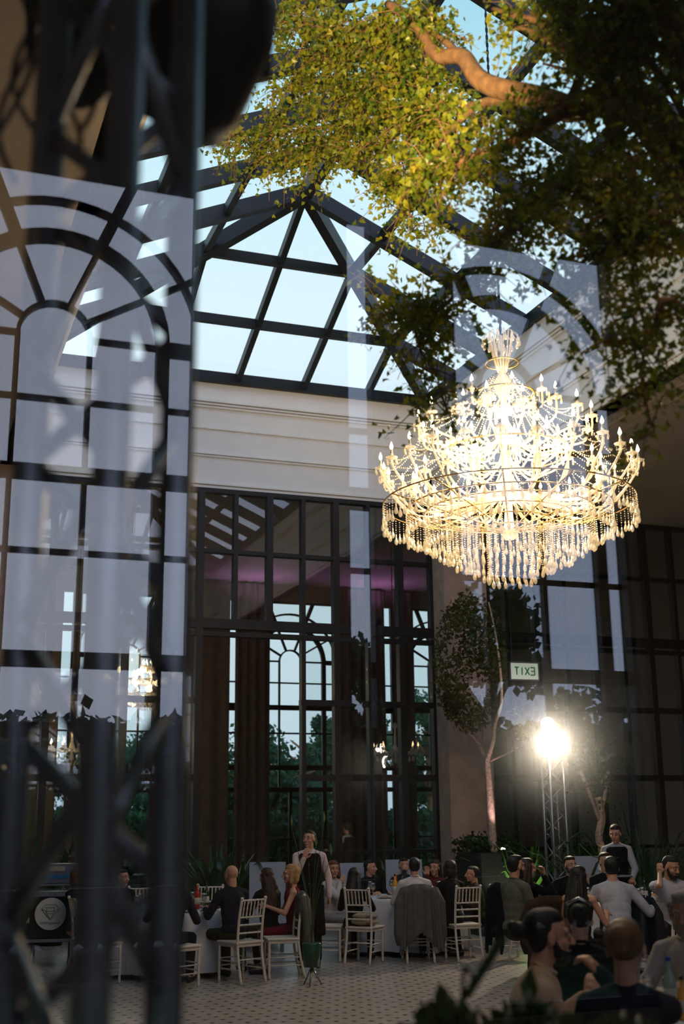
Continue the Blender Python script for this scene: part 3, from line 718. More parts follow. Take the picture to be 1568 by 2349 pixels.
# warm spotlight on the lit side of the boughs (a stage light on the truss)
sl = device(dep(300, -260, 3.2), 0, R(60), .8, 'black stage light at the top of the truss throwing warm light onto the tree')
light('warm_beam', 'SPOT', (.2, .2, -.05), TREE_W, (1, .74, .40), sl, .12, tgt=tuple(dep(830, 240, 8.6)-sl.location), spot=R(44), blend=.8)
sw_ = device(Vector((-1.45, 1.35, 4.3)), .5, R(60), .8, 'unseen stage light added left of the truss to turn its tubes warm orange')  # extra lamp out of view, added for the orange rim on the tubes
light('warm_wash', 'SPOT', (.1, .05, -.05), 45, (1, .55, .25), sw_, .05, tgt=tuple((dep(170, 150, 1.95)-sw_.location)), spot=R(40), blend=.9)
# slender lit tree by the pillar
tb = gnd(1131, 1995, .35); tb = Vector((9.85*1.0, 18.6, .45)); 
_v = pxray(1131, 1955); tb = CAM+_v*(18.3/_v.y); bz = tb.z
st = empty('slender_tree', (tb.x, tb.y, bz), 0, 'slender potted tree with pink lit trunk in front of the stone pillar', 'tree')
def slender(root, o, H, pxs, r_, nl, mleaf, spread, mb_w=None):
    w_ = MB(); f_ = MB()
    for path, a, b_ in pxs:
        sp_ = smoothpath(path); n = len(sp_); w_.tube([q-o for q in sp_], [a+(b_-a)*i/(n-1) for i in range(n)], 8)
    return w_, f_
dv = (tb-CAM).dot(_F)
W_ = MB()
def br(path, a, b_): 
    sp_ = smoothpath([dep(x, y, dv+dd_) for x, y, dd_ in path]); n = len(sp_); W_.tube([q-tb for q in sp_], [a+(b_-a)*i/(n-1) for i in range(n)], 8); return sp_
S_ = []
S_ += br([(1131, 1957, 0), (1126, 1880, 0), (1120, 1790, .05), (1116, 1740, .05)], .075, .05)
S_ += br([(1116, 1745, .05), (1095, 1700, .2), (1065, 1665, .3), (1030, 1600, .5), (1010, 1520, .6)], .04, .01)
S_ += br([(1116, 1745, .05), (1130, 1700, -.1), (1135, 1660, -.2), (1150, 1600, -.4), (1140, 1480, -.4), (1120, 1380, -.3)], .045, .01)
S_ += br([(1125, 1745, .05), (1160, 1730, -.2), (1178, 1722, -.4)], .02, .006)
S_ += br([(1110, 1700, .1), (1105, 1600, .3), (1085, 1500, .4), (1075, 1420, .5)], .03, .008)
W_.build('trunk', M['palebark'], st)
f_ = MB()
for _ in range(7000):
    while True:
        x, y, z = rt.uniform(-1, 1), rt.uniform(-1, 1), rt.uniform(-1, 1)
        if x*x+y*y+z*z < 1: break
    c0 = dep(1078+84*x, 1520+165*z, dv+.9*y)
    if noise.noise(c0*1.7) < -.12: continue
    simpleleaf(f_, c0-tb, rt.uniform(.05, .09), rt)
for _ in range(500):
    c0 = dep(1195+rt.gauss(0, 14), 1660+rt.gauss(0, 20), dv-.4+rt.gauss(0, .2)); simpleleaf(f_, c0-tb, rt.uniform(.04, .07), rt)
f_.build('foliage', leafmat('slender_leaf', (.045, .05, .012), (.10, .095, .02), .4, 2), st)
pt = MB(); pt.box((0, 0, -bz/2), (.9, .9, bz)); pt.build('planter', M['black'], st)
up = empty('uplight', (tb.x-.05, tb.y-.42, bz+.02), 0, 'small bright uplight at the foot of the slender tree', 'lamp')
MB().lathe((0, 0, 0), [(.0, -.02), (.05, -.02), (.055, .03), (.045, .05), (.0, .045)], 12).build('housing', M['black'], up)
MB().ell((0, -.03, .045), (.045, .03, .02)).build('lens', emis('uplight_lens', (1, .9, .85), 12), up)
light('up_beam', 'SPOT', (0, -.02, .08), 60, (1, .62, .60), up, .04, tgt=(.03, .35, 1.6), spot=R(46), blend=.6)
# garden trees beyond the arched windows, and behind the photographer
def gtree(x, y, h, r, label, grp, seed, n=2600, bare=False, zlow=.3):
    q = random.Random(seed); o = empty('garden_tree', (x, y, -.12), 0, label, 'tree', grp)
    w_ = MB(); w_.tube([(0, 0, 0), (.1, 0, h*.4), (0, .1, h*.75)], [.22, .16, .06], 8)
    for i in range(9):
        a = q.uniform(0, 6.28); z = h*q.uniform(.35, .75); w_.tube(smoothpath([(0, 0, z), (r*.4*math.cos(a), r*.4*math.sin(a), z+h*.12), (r*.8*math.cos(a), r*.8*math.sin(a), z+h*.2)], 3), [.08]*2+[.06]*2+[.04]*2+[.015], 6)
    w_.build('trunk', M['bark'], o)
    f = MB(); cl = [(Vector((q.gauss(0, r*.45), q.gauss(0, r*.45), h*(zlow+(1-zlow)*q.random()**.8))), q.uniform(.5, 1.1)*r*.42) for _ in range(16)]
    for _ in range(n):
        c, s_ = q.choice(cl); v = Vector((q.gauss(0, 1), q.gauss(0, 1), q.gauss(0, 1))); v.normalize(); v *= s_*q.random()**.4
        simpleleaf(f, c+v, q.uniform(.13, .27), q)
    for c, s_ in cl: f.ell(c, s_*.62, 8, 6)
    f.build('foliage', M['leafout'], o)
    return o
g1 = 'garden trees beyond the arched windows'
for i, (px_, D_, top, r, lb) in enumerate(((600, 40, 1745, 2.2, 'dark green garden tree seen left of the tall open window bay'), (650, 44, 1700, 2.6, 'garden tree framed by the left half of the big arched window'),
        (722, 40, 1655, 1.9, 'tallest garden tree, seen through the right half of the big arched window'), (690, 37, 1800, 3.2, 'low bushy tree close behind the big arched window'), (975, 38, 1560, 2.0, 'garden tree in the narrow slit of window left of the stone pillar'),
        (330, 40, 1700, 2.6, 'garden tree behind the gold chandelier, left'), (190, 42, 1720, 3.0, 'garden tree behind the left tubes of the truss'), (440, 40, 1740, 3, 'garden tree hidden behind the right tube of the truss'), (60, 42, 1740, 3, 'garden tree at the far left of the view'),
        (1240, 40, 1380, 2.6, 'garden tree behind the exit sign, seen through slits between curtains'), (1480, 38, 1260, 3.0, 'garden tree at the far right behind the tall windows'), (1080, 42, 1500, 2.4, 'garden tree hidden behind pillar and slender tree'), (1360, 42, 1300, 2.6, 'garden tree behind the floodlight tower'))):
    
    if i in (7, 11): continue
    D_ = 37+i*2.6; v = pxray(px_, top); q = CAM+v*(D_/v.y); gtree(q.x, q.y, q.z, r, lb, g1, 30+i, 6500 if r < 2.6 else 8500, zlow=.05)
g2_ = 'trees outside behind the photographer'
for i, (x, y, h, r) in enumerate(((8.6, -21, 5.0, 1.2), (11.0, -20, 6.4, 1.3), (14.6, -21, 4.4, 1.6), (1, -25, 3.6, 2.2), (-6, -24, 3.8, 2.2), (20.5, -24, 8, 2.4))):
    gtree(x, y, h, r, ['short', 'tall broad', 'tall round', 'low wide', 'low spreading', 'very tall'][i]+' dark tree reflected in the near glass', g2_, 60+i, 4500, zlow=.25)
# ball of haze added to give the floodlight its lens glow
hz = bpy.data.materials.new('glow_haze'); hz.use_nodes = True; t = hz.node_tree
for n in list(t.nodes): t.nodes.remove(n)
o_ = t.nodes.new('ShaderNodeOutputMaterial'); vs_ = t.nodes.new('ShaderNodeVolumeScatter'); vs_.inputs['Anisotropy'].default_value = .3
tcc = t.nodes.new('ShaderNodeTexCoord'); ln = t.nodes.new('ShaderNodeVectorMath'); ln.operation = 'LENGTH'; t.links.new(tcc.outputs['Object'], ln.inputs[0])
mr = t.nodes.new('ShaderNodeMapRange'); mr.inputs[1].default_value = 0; mr.inputs[2].default_value = 1.6; mr.inputs[3].default_value = HAZE; mr.inputs[4].default_value = 0
t.links.new(ln.outputs['Value'], mr.inputs[0]); t.links.new(mr.outputs[0], vs_.inputs['Density']); t.links.new(vs_.outputs[0], o_.inputs['Volume'])
hb_ = MB().ell((0, 0, 0), 1.6, 24, 16).build('haze', hz, loc=(cx, cy-.1, 2.95)); tag(hb_, 'soft ball of haze added for the glow round the floodlight', 'haze', kind='stuff')
# magenta uplighters of the far hall
for px_, w_ in ((600, 'left'), (880, 'right')):
    v = pxray(px_, 1400); q = CAM+v*(29.6/v.y); u_ = empty('wall_uplighter', (q.x, 29.9, 6.9), 0, 'small uplighter washing the far ceiling pink, %s one of two' % w_, 'lamp')
    MB().lathe((0, 0, 0), [(.0, 0), (.05, .0), (.08, .12), (.07, .12), (.0, .04)], 14).build('shade', M['black'], u_)
    MB().tube([(0, 0, .03), (0, .4, .03), (0, .95, 0)], .02, 6).build('bracket', M['black'], u_)
    light('pink_glow', 'SPOT', (0, 0, .14), 28, (.85, .35, 1), u_, .05, tgt=(0, -.3, 1.2), spot=R(150))
# added fill spotlight over the near table, unseen above the frame
cs = empty('fill_spotlight', (1.9, 2.2, 7.42), 0, 'unseen fill spotlight added above the near tables', 'lamp')
MB().lathe((0, 0, 0), [(.0, -.18), (.05, -.18), (.06, 0), (.0, .08)], 16).build('housing', M['black'], cs)
light('near_fill', 'SPOT', (0, 0, -.2), 170, (1, .74, .52), cs, .08, tgt=(1.8, 3.1, -6.2), spot=R(34), blend=.7)
#@@P2_END
# ------------------------------------------------------------------ chairs
def turned(mb, a, b_, r, n=7, rings=6):
    a = Vector(a); b_ = Vector(b_); pts = []; rs = []
    for i in range(rings*4+1):
        u = i/(rings*4); pts.append(a.lerp(b_, u)); rs.append(r*(1.28 if i % 4 == 2 else (.92 if i % 4 == 0 else 1.0)))
    mb.tube(pts, rs, n)
def make_chair(label):
    c = empty('chiavari_chair', (0, 0, 0), 0, label, 'chair'); wm = M['white_chair']
    s_ = MB(); s_.box((0, 0, .445), (.40, .39, .025)); s_.box((0, 0, .415), (.37, .36, .04)); o = s_.build('seat', wm, c)
    bv = o.modifiers.new('b', 'BEVEL'); bv.width = .008; bv.segments = 2
    for x in (-.175, .175): turned(m_ := MB(), (x, .17, 0), (x, .17, .43), .0155); m_.build('leg', wm, c)
    for x in (-.175, .175):
        m_ = MB(); m_.tube(smoothpath([(x*1.02, -.26, 0), (x, -.20, .25), (x, -.18, .45), (x*.99, -.20, .70), (x*.98, -.25, .93)], 4), .0165, 8); m_.ell((x*.98, -.252, .935), .021, 8, 6)
        m_.build('leg', wm, c)
    m_ = MB()
    for z, y in ((.915, -.245), (.725, -.205), (.64, -.195), (.55, -.185)): turned(m_, (-.172, y, z), (.172, y, z), .010, 7, 5)
    for i in range(6):
        x = -.125+.05*i; turned(m_, (x, -.205, .725), (x, -.245, .915), .0085, 6, 3)
    m_.build('backrest', wm, c)
    m_ = MB()
    for z in (.15, .24):
        for x in (-.175, .175): m_.tube([(x, .17, z), (x, -.215, z)], .009, 6)
    for y, z in ((.17, .26), (-.20, .26), (.17, .18)): m_.tube([(-.175, y, z), (.175, y, z)], .009, 6)
    m_.build('stretcher', wm, c)
    return c
CH = None
def chair(x, y, az, label):
    global CH
    if CH is None: CH = make_chair(label); o = CH
    else: o = copy_tree(CH); o['label'] = label
    o.location = (x, y, 0); o.rotation_euler = (0, 0, -R(az)); o['group'] = 'ivory bamboo style chairs around the tables'
    return o
def chairpx(x, y, az, label):       # the floor point midway between its rear legs
    p = gnd(x, y); a = R(az); return chair(p.x+math.sin(a)*.24, p.y+math.cos(a)*.24, az, label)
c1 = chairpx(579, 2256, -22, 'empty backed ivory chair under the bald man, seen from behind')
c2 = chairpx(690, 2240, -82, 'ivory chair seen edge on behind the blonde woman in red')
c3 = chairpx(820, 2213, 45, 'ivory chair with beige cushion, left of the middle table')
c4 = chairpx(965, 2210, 14, 'ivory chair with a grey jacket over it, at the middle table')
c5 = chairpx(1079, 2205, 2, 'ivory chair right of the grey jacket chair, open turned back showing')
c6 = chairpx(1150, 2203, 80, 'ivory chair behind the man in the grey green shirt')
c7 = chairpx(165, 2250, 75, 'leftmost ivory chair, beside the round white sign')
c8 = chairpx(186, 2262, 60, 'second ivory chair from the left, beside the red haired woman')
c9 = chairpx(365, 2270, 66, 'ivory chair between the truss tubes, seen from the side')
p = dep(325, 2045, 16.2); chair(p.x, p.y, 190, 'ivory chair on the far side of the left table, facing the camera')
p = dep(478, 2045, 16.4); chair(p.x, p.y, 200, 'ivory chair behind the bottles on the left table')
p = dep(755, 2060, 16.0); chair(p.x, p.y, 120, 'ivory chair of the woman in the white top')
p = dep(1428, 2060, 13.6); c13 = chair(p.x, p.y, 15, 'ivory chair hidden under a navy jacket at the right table')
p = dep(1262, 2060, 13.4); c14 = chair(p.x, p.y, 25, 'chair hidden under a dark brown coat, left of the navy jacket')
p = dep(1548, 2140, 11.0); chair(p.x, p.y, 250, 'ivory chair at the right edge behind the grey haired man')
p = dep(1135, 2235, 6.2); chair(p.x-.12, p.y-.10, 75, 'nearest ivory chair, post tops beside the bearded man')
cu_ = MB(); cu_.ell((0, 0, 0), (.19, .18, .05)); cu_.ell((0, -.02, .07), (.18, .16, .045))
q = cu_.remesh('seat_cushion', fabric('beige_cushion', (.36, .28, .20)), .012); q.location = c3.location+Vector((0, 0, .51)); tag(q, 'pile of beige cushions on the ivory chair left of the middle table', 'cushion')
# jackets over chairs
def jacket(ch, m, label, drop_=.62, wid=.50, cat='jacket', side=.55):
    mb = MB(); rj = random.Random(len(label))
    for i in range(13):
        x = -wid/2+wid*i/12; e = abs(x)/(wid/2); dz = drop_*(.75+.25*e)+rj.uniform(-.02, .02)
        top = .975-.05*e*e; yb = -.29-.02*math.sin(i*1.7)
        mb.tube([(x, -.20, top-.26), (x, -.215, top-.05), (x, -.25, top), (x, yb-.005, top-.05), (x*1.08, yb-.03-.015*math.sin(i*2.3), top-dz*.6), (x*1.18, yb-.05-.02*math.sin(i*2.3), top-dz)], [.02, .022, .022, .022, .024, .022], 7)
    for s_ in (-1, 1):
        mb.tube([(s_*wid*.46, -.24, .93), (s_*wid*.62, -.27, .75), (s_*wid*.66, -.28, .93-side*.8), (s_*wid*.60, -.26, .93-side)], [.04, .055, .05, .042], 9)
    o = mb.remesh(cat, m, .014); o.location = ch.location; o.rotation_euler = ch.rotation_euler; return tag(o, label, 'jacket' if cat == 'jacket' else 'coat')
jacket(c4, fabric('grey_wool', (.085, .085, .078)), 'grey jacket hanging over the chair at the middle table', .80, .46, side=.7)
jacket(c13, fabric('navy_wool', (.008, .010, .018)), 'navy jacket draped over the chair at the right table', .72, .50)
jacket(c14, fabric('brown_wool', (.030, .017, .010)), 'dark brown coat over the chair left of the navy jacket', .70, .50, 'coat')
jacket(c6, fabric('black_wool', (.006, .007, .012)), 'black jacket hanging from the chair behind the man in grey green', .85, .30)
jacket(c2, fabric('olive_wool', (.10, .10, .075)), 'long olive coat hanging from the edge on chair behind the woman in red', .85, .34, 'coat')
# ------------------------------------------------------------------ tables and what is on them
def table(x, y, r, label, clabel, seed):
    t_ = empty('round_table', (x, y, 0), 0, label, 'table', 'round banquet tables')
    MB().lathe((0, 0, 0), [(.0, .71), (r, .71), (r, .735), (.0, .735)], 40).build('tabletop', M['white_chair'], t_)
    for i in range(4):
        a = PI/4+PI/2*i; MB().tube([(r*.55*math.cos(a), r*.55*math.sin(a), .71), (r*.6*math.cos(a), r*.6*math.sin(a), 0)], .016, 8).build('leg', M['black'], t_)
    q = random.Random(seed); vs = []; n = 96; rings = [(0, .742), (r*.5, .742), (r*.97, .742), (r+.008, .735), (r+.02, .70), (r+.05, .5), (r+.08, .28), (r+.10, .06)]
    ph = q.uniform(0, 6)
    for k, (rr, z) in enumerate(rings):
        amp = max(0, .735-z)*.075
        for j in range(n):
            a = 2*PI*j/n; rr2 = rr+amp*math.sin(11*a+ph)+amp*.5*math.sin(23*a+ph*2); vs.append((rr2*math.cos(a), rr2*math.sin(a), z if k < 7 else z+.015*math.sin(5*a)))
    fs = [(k*n+j, k*n+(j+1) % n, (k+1)*n+(j+1) % n, (k+1)*n+j) for k in range(len(rings)-1) for j in range(n)]
    o = MB().add(vs, [tuple(reversed(f_)) for f_ in fs], True).build('tablecloth', M['cloth'], loc=(x, y, 0)); tag(o, clabel, 'tablecloth', 'white cloths on the round tables')
    return Vector((x, y, .742))
def tbl(px_, y_, r_):
    p = gnd(px_, y_, .742); v = Vector((p.x, p.y, 0)).normalized(); return p+v*r_
def tb_(px_, d): v = pxray(px_, 1870); p = CAM+v*(d/FPX); return p
p = tbl(388, 2097, .70); T1 = table(p.x, p.y, .70, 'round table under white cloth at left, partly behind the truss', 'white cloth on the left round table', 1)
p = tbl(925, 2063, .78); T2 = table(p.x, p.y, .78, 'round table in the middle under white cloth', 'white cloth on the middle round table behind the grey jacket', 2)
p = tbl(1445, 2083, .80); T3 = table(p.x, p.y, .80, 'round table at right under white cloth', 'white cloth on the right round table', 3)
p = tb_(1475, 6.3); T4 = table(p.x, p.y, .70, 'near round table at the bottom right corner', 'white cloth of the nearest table at the bottom right corner', 4)
BG = mat('dark_green_glass', (.01, .03, .012), .1, spec=.8); WG = M['glassware']
def mkbottle(m, capm, liquid=None):
    o = empty('bottle', (0, 0, 0)); 
    MB().lathe((0, 0, 0), [(.0, 0), (.034, 0), (.036, .01), (.036, .17), (.030, .20), (.014, .235), (.013, .285), (.0, .286)], 14).build('body', m, o)
    MB().lathe((0, 0, 0), [(.0, .28), (.0155, .28), (.0155, .305), (.0, .306)], 12).build('cap', capm, o)
    MB().lathe((0, 0, 0), [(.0368, .06), (.0368, .14), (.036, .14), (.036, .06)], 14).build('label_band', mat('paper_label', (.5, .47, .4), .8), o)
    return o
redm = mat('red_glass', (.35, .02, .015), .2); org = mat('orange_juice', (.65, .30, .03), .25); blue = mat('blue_cap', (.01, .04, .35), .35); grn = mat('water_bottle', (.25, .34, .30), .08, spec=.8)
Bt = {}
def bottle(kind, loc, label, s=1.0):
    if kind not in Bt:
        Bt[kind] = mkbottle(*{'wine': (BG, M['black']), 'red': (redm, M['gold']), 'juice': (org, M['black']), 'water': (grn, blue)}[kind]); o = Bt[kind]
    else: o = copy_tree(Bt[kind])
    o.location = loc; o.scale = (s,)*3; tag(o, label, 'bottle', 'bottles standing on the tables'); return o
def mkglass():
    o = empty('wine_glass', (0, 0, 0))
    MB().lathe((0, 0, 0), [(.0, .0), (.032, .0), (.033, .003), (.006, .008), (.004, .08), (.02, .095), (.038, .125), (.036, .17), (.034, .19), (.033, .19), (.035, .17), (.036, .125), (.018, .098), (.0, .09)], 14).build('bowl', WG, o)
    MB().lathe((0, 0, 0), [(.0, .092), (.018, .10), (.034, .125), (.0, .126)], 12).build('drink', M['wine'], o)
    return o
GL = None
def wglass(loc, label, g):
    global GL
    if GL is None: GL = mkglass(); o = GL
    else: o = copy_tree(GL)
    o.location = loc; return tag(o, label, 'glass', g)
PL = None
def plate(loc, label, g):
    global PL
    if PL is None:
        PL = empty('dinner_plate', (0, 0, 0)); MB().lathe((0, 0, 0), [(.0, .004), (.07, .004), (.125, .018), (.125, .022), (.07, .009), (.0, .009)], 22).build('dish', mat('porcelain', (.6, .58, .55), .2), PL)
        f = MB(); q = random.Random(3)
        for _ in range(9): f.ell((q.uniform(-.05, .05), q.uniform(-.05, .05), .018), (q.uniform(.015, .03), q.uniform(.01, .025), .014), 7, 5)
        tag(f.build('food', mat('roast_food', (.42, .22, .07), .6, var=.3, scale=30), PL), kind='stuff'); o = PL
    else: o = copy_tree(PL)
    o.location = loc; return tag(o, label, 'plate', g)
qq = random.Random(8)
for T, r, nm in ((T1, .70, 'left'), (T2, .78, 'middle'), (T3, .80, 'right')):
    for i in range(7):
        a = 2*PI*i/7+.3; plate(T+Vector((math.cos(a)*(r-.17), math.sin(a)*(r-.17), .002)), 'white plate of food on the %s round table' % nm, 'plates on the %s table' % nm)
        a += .32; wglass(T+Vector((math.cos(a)*(r-.27), math.sin(a)*(r-.27), .002)), 'stemmed glass with amber drink on the %s round table' % nm, 'glasses on the %s table' % nm)
    for i in range(4):
        a = 2*PI*i/4; wglass(T+Vector((math.cos(a)*.16+.03, math.sin(a)*.16, .002)), 'stemmed glass with amber drink on the %s round table' % nm, 'glasses on the %s table' % nm)
bottle('red', T1+Vector((.33, -.1, .002)), 'red bottle on the left table beside the bald man'); bottle('wine', T1+Vector((.50, .12, .002)), 'dark wine bottle on the left table beside the bald man'); bottle('juice', T1+Vector((.40, .2, .002)), 'amber bottle on the left table beside the bald man', .8)
bottle('red', T2+Vector((-.15, -.1, .002)), 'red bottle on the middle table left of the man in white'); bottle('juice', T2+Vector((-.20, -.18, .002)), 'orange juice bottle on the middle table left of the man in white'); bottle('wine', T2+Vector((-.06, -.12, .002)), 'dark wine bottle on the middle table left of the man in white')
bottle('wine', T3+Vector((.30, .1, .002)), 'dark wine bottle on the right table by the bearded man in white'); bottle('juice', T3+Vector((.15, .15, .002)), 'amber bottle on the right table by the bearded man in white', .8)
p = dep(1541, 2338, 6.75); bottle('water', (p.x, p.y, .744), 'pale glass water bottle with a blue cap at the bottom right', 1.02)
p = dep(1490, 2300, 6.9); wglass((p.x, p.y, .744), 'stemmed glass beside the blue capped bottle', 'glasses on the near table')
p = dep(1565, 2300, 6.6); bottle('juice', (p.x, p.y, .744), 'amber bottle cut by the right edge of the view', .75)
# ------------------------------------------------------------------ people
HAIR = {k: mat(k+'_hair', c, .55, var=.35, scale=40, bump=.4) for k, c in dict(black=(.006, .005, .005), brown=(.030, .014, .007), auburn=(.13, .035, .012), blonde=(.36, .21, .08), dark=(.014, .009, .006), grey=(.22, .19, .16), honey=(.11, .055, .017)).items()}
for _m in HAIR.values():
    _t = _m.node_tree; _n = [n for n in _t.nodes if n.type == 'TEX_NOISE'][0]; _c = [n for n in _t.nodes if n.type == 'TEX_COORD'][0]
    _mp = _t.nodes.new('ShaderNodeMapping'); _mp.inputs['Scale'].default_value = (2.2, 2.2, .25); _t.links.new(_c.outputs['Object'], _mp.inputs[0]); _t.links.new(_mp.outputs[0], _n.inputs['Vector'])
EYEW = mat('eye_white', (.5, .47, .44), .3); EYED = mat('eye_dark', (.01, .008, .006), .2); LIP = mat('lips', (.34, .10, .08), .5)
def ik(S, T, a, b_, hint):
    d = T-S; l = d.length
    if l > (a+b_)*.985: T = S+d*((a+b_)*.985/l); d = T-S; l = d.length
    u = d/l; ca = (a*a+l*l-b_*b_)/(2*a*l); ca = max(-1, min(1, ca)); h = Vector(hint); h = h-u*h.dot(u)
    if h.length < 1e-4: h = Vector((0, 0, -1))
    h.normalize(); return S+u*a*ca+h*a*math.sqrt(max(0, 1-ca*ca)), T
def hand(mb, W, f, n, side, curl=.5, s=1.0):
    f = f.normalized(); n = (n-f*n.dot(f)); n.normalize(); sd = f.cross(n)*side
    for i, (l, o_) in enumerate(((.066, -.030), (.074, -.010), (.070, .010), (.054, .029))):
        k0 = W+sd*o_*.6*s; k1 = W+(f*.085+sd*o_)*s
        mb.cap(k0, k1, .0135*s, .0115*s, 8)
        a1 = curl*.8; d1 = f*math.cos(a1)+n*math.sin(a1)+sd*o_*2.2; k2 = k1+d1.normalized()*l*.5*s
        a2 = curl*1.9; d2 = f*math.cos(a2)+n*math.sin(a2)+sd*o_*1.2; k3 = k2+d2.normalized()*l*.5*s
        mb.cap(k1, k2, .0098*s, .0088*s, 8); mb.cap(k2, k3, .0088*s, .0075*s, 8)
    t0 = W+(f*.02-sd*.022)*s; t1 = t0+(f*.035-sd*.035+n*.01)*s; t2 = t1+(f*.035-sd*.008+n*.012)*s
    mb.cap(t0, t1, .0135*s, .011*s, 8); mb.cap(t1, t2, .0105*s, .009*s, 8)
    mb.ell(W+f*.045*s, .022*s, 8, 6)
def person(label, x=None, ytop=None, d=None, az=0, pose='sit', hy=0, hp=0, lean=8, twist=0, rh=None, lh=None, rc=.5, lc=.5, skin='skin', hair='short', hc='dark', top=None, sleeve='long', bottom=None, skirt=False,
           beard=None, vest=None, apron=None, female=False, vox=.0085, pos=None, smile=False, face=True, top_name='shirt', extra=None, hnr=None, hnl=None, feet=True):
    base = .53 if pose == 'sit' else .95
    head_h = base+.79
    if pos is None:
        q = dep(x, ytop, d); zt = q.z; s = max(.86, min(1.12, zt/(head_h-.03*(lean > 15))))
        th = R(lean); off = .67*math.sin(th)*s; a = R(az); X = q.x-math.sin(a)*off; Y = q.y-math.cos(a)*off
        zshift = 0
    else: X, Y, s = pos
    root = empty('person', (X, Y, 0), -R(az), label, 'person')
    if pose == 'sit' and pos is None:
        # keep the head where it is seen: scale follows the head height
        s = max(.88, min(1.1, zt/(base+.79*math.cos(th)+.0)))
    sk = M[skin]; fs = .93 if female else 1.0
    Rx = Matrix.Rotation(-R(lean), 3, 'X'); Rz = Matrix.Rotation(-R(twist), 3, 'Z'); Mu = Rz @ Rx
    P0 = Vector((0, 0, base))
    def up_(v): return P0 + Mu @ (Vector(v))
    def sc3(v): return Vector(v)*s
    wst = up_((0, 0, .16)); cst = up_((0, .0, .37)); nb = up_((0, -.01, .50)); 
    Hm = Matrix.Rotation(-R(hy), 3, 'Z') @ Matrix.Rotation(-R(hp), 3, 'X')
    hb = up_((0, .0, .575)); hc_ = hb+Hm @ Vector((0, .02, .10))
    body = MB()
    def E(mb, c, r, m=None): mb.ell(Vector(c)*s, tuple(q_*s for q_ in r), 14, 10, m)
    def C(mb, a, b_, ra, rb_): mb.cap(Vector(a)*s, Vector(b_)*s, ra*s, rb_*s, 10)
    E(body, P0+Vector((0, 0, .02)), (.155*fs, .105, .12)); E(body, wst, (.125*fs, .09, .15), Mu); E(body, cst, (.15*fs, .10, .17), Mu)
    sh = [up_((sx_*.17*fs, 0, .455)) for sx_ in (-1, 1)]
    C(body, sh[0], sh[1], .05, .05); C(body, nb, hc_+Hm @ Vector((0, -.03, -.03)), .055*fs, .052*fs)
    for sx_ in (-1, 1): C(body, up_((sx_*.025, -.01, .50)), sh[(sx_+1)//2], .042, .040)
    # head
    def H(v): return hc_+Hm @ Vector(v)
    E(body, H((0, -.015, .035)), (.074, .094, .084), Hm); E(body, H((0, .015, -.035)), (.058, .070, .080), Hm); E(body, H((0, .058, -.092)), (.026, .022, .020), Hm)
    if face:
        C(body, H((0, .086, .018)), H((0, .108, -.022)), .009, .0135); E(body, H((.012, .098, -.026)), (.008, .010, .007), Hm); E(body, H((-.012, .098, -.026)), (.008, .010, .007), Hm)
        C(body, H((-.042, .070, .030)), H((.042, .070, .030)), .013, .013); E(body, H((.040, .060, -.022)), (.022, .022, .022), Hm); E(body, H((-.040, .060, -.022)), (.022, .022, .022), Hm)
        C(body, H((-.018, .078, -.056)), H((.018, .078, -.056)), .010, .010)
    for sx_ in (-1, 1): E(body, H((sx_*.077, -.008, -.002)), (.009, .019, .031), Hm)
    # arms
    hand_def = {'sit': [Vector((-.16, .36, .82)), Vector((.16, .36, .82))], 'stand': [Vector((-.25, .06, .84)), Vector((.25, .06, .84))]}[pose]
    tg = [Vector(lh) if lh is not None else hand_def[0], Vector(rh) if rh is not None else hand_def[1]]
    el = []; wr = []
    for i, sx_ in enumerate((-1, 1)):
        e_, w2 = ik(sh[i], tg[i], .285, .25, (sx_*.25, .7, -1) if tg[i].z > base+.45 and pose == 'sit' else (sx_*.6, -.35, -1)); el.append(e_); wr.append(w2)
        C(body, sh[i], e_, .043*fs, .036*fs); C(body, e_, w2, .036*fs, .024*fs)
        f = (w2-e_); nrm = Vector((-sx_*.6, .2, -.7)); 
        hn = (hnl if i == 0 else hnr)
        fdir = f
        if hn is not None: fdir = Vector(hn[0]); nrm = Vector(hn[1])
        tmp = MB(); hand(tmp, w2*1.0, fdir.normalized(), nrm, sx_, (lc if i == 0 else rc), 1.0)
        body.add([Vector(v_)*s for v_ in tmp.v], tmp.f, True)
    # legs
    if pose == 'sit':
        hips = [Vector((sx_*.09, .02, base-.01)) for sx_ in (-1, 1)]; kn = [Vector((sx_*.13, .44, .50)) for sx_ in (-1, 1)]; an = [Vector((sx_*.13, .40, .085)) for sx_ in (-1, 1)]
    else:
        hips = [Vector((sx_*.09, 0, .92)) for sx_ in (-1, 1)]; kn = [Vector((sx_*.10, .03, .50)) for sx_ in (-1, 1)]; an = [Vector((sx_*.11, -.01, .085)) for sx_ in (-1, 1)]
    for i in range(2):
        C(body, hips[i], kn[i], .078, .052); C(body, kn[i], an[i], .05, .034); C(body, an[i]+Vector((0, -.03, -.03)), an[i]+Vector((0, .15, -.045)), .034, .026)
    body.remesh('body', sk, vox*s, root)
    # face parts
    if face:
        for sx_ in (-1, 1):
            MB().ell(H((sx_*.030, .0785, .010))*s, (.0125*s, .008*s, .0075*s), 10, 7, Hm).build('eye', EYEW, root)
            MB().ell(H((sx_*.030, .0855, .010))*s, (.0058*s, .003*s, .0058*s), 8, 6, Hm).build('iris', EYED, root)
            b_ = MB(); b_.tube([H((sx_*.012, .090, .034))*s, H((sx_*.030, .090, .041))*s, H((sx_*.048, .078, .036))*s], [.0035*s, .0045*s, .002*s], 6); b_.build('eyebrow', HAIR['dark' if hc in ('black', 'dark', 'brown') else hc], root)
        l_ = MB(); k = .006 if smile else -.001
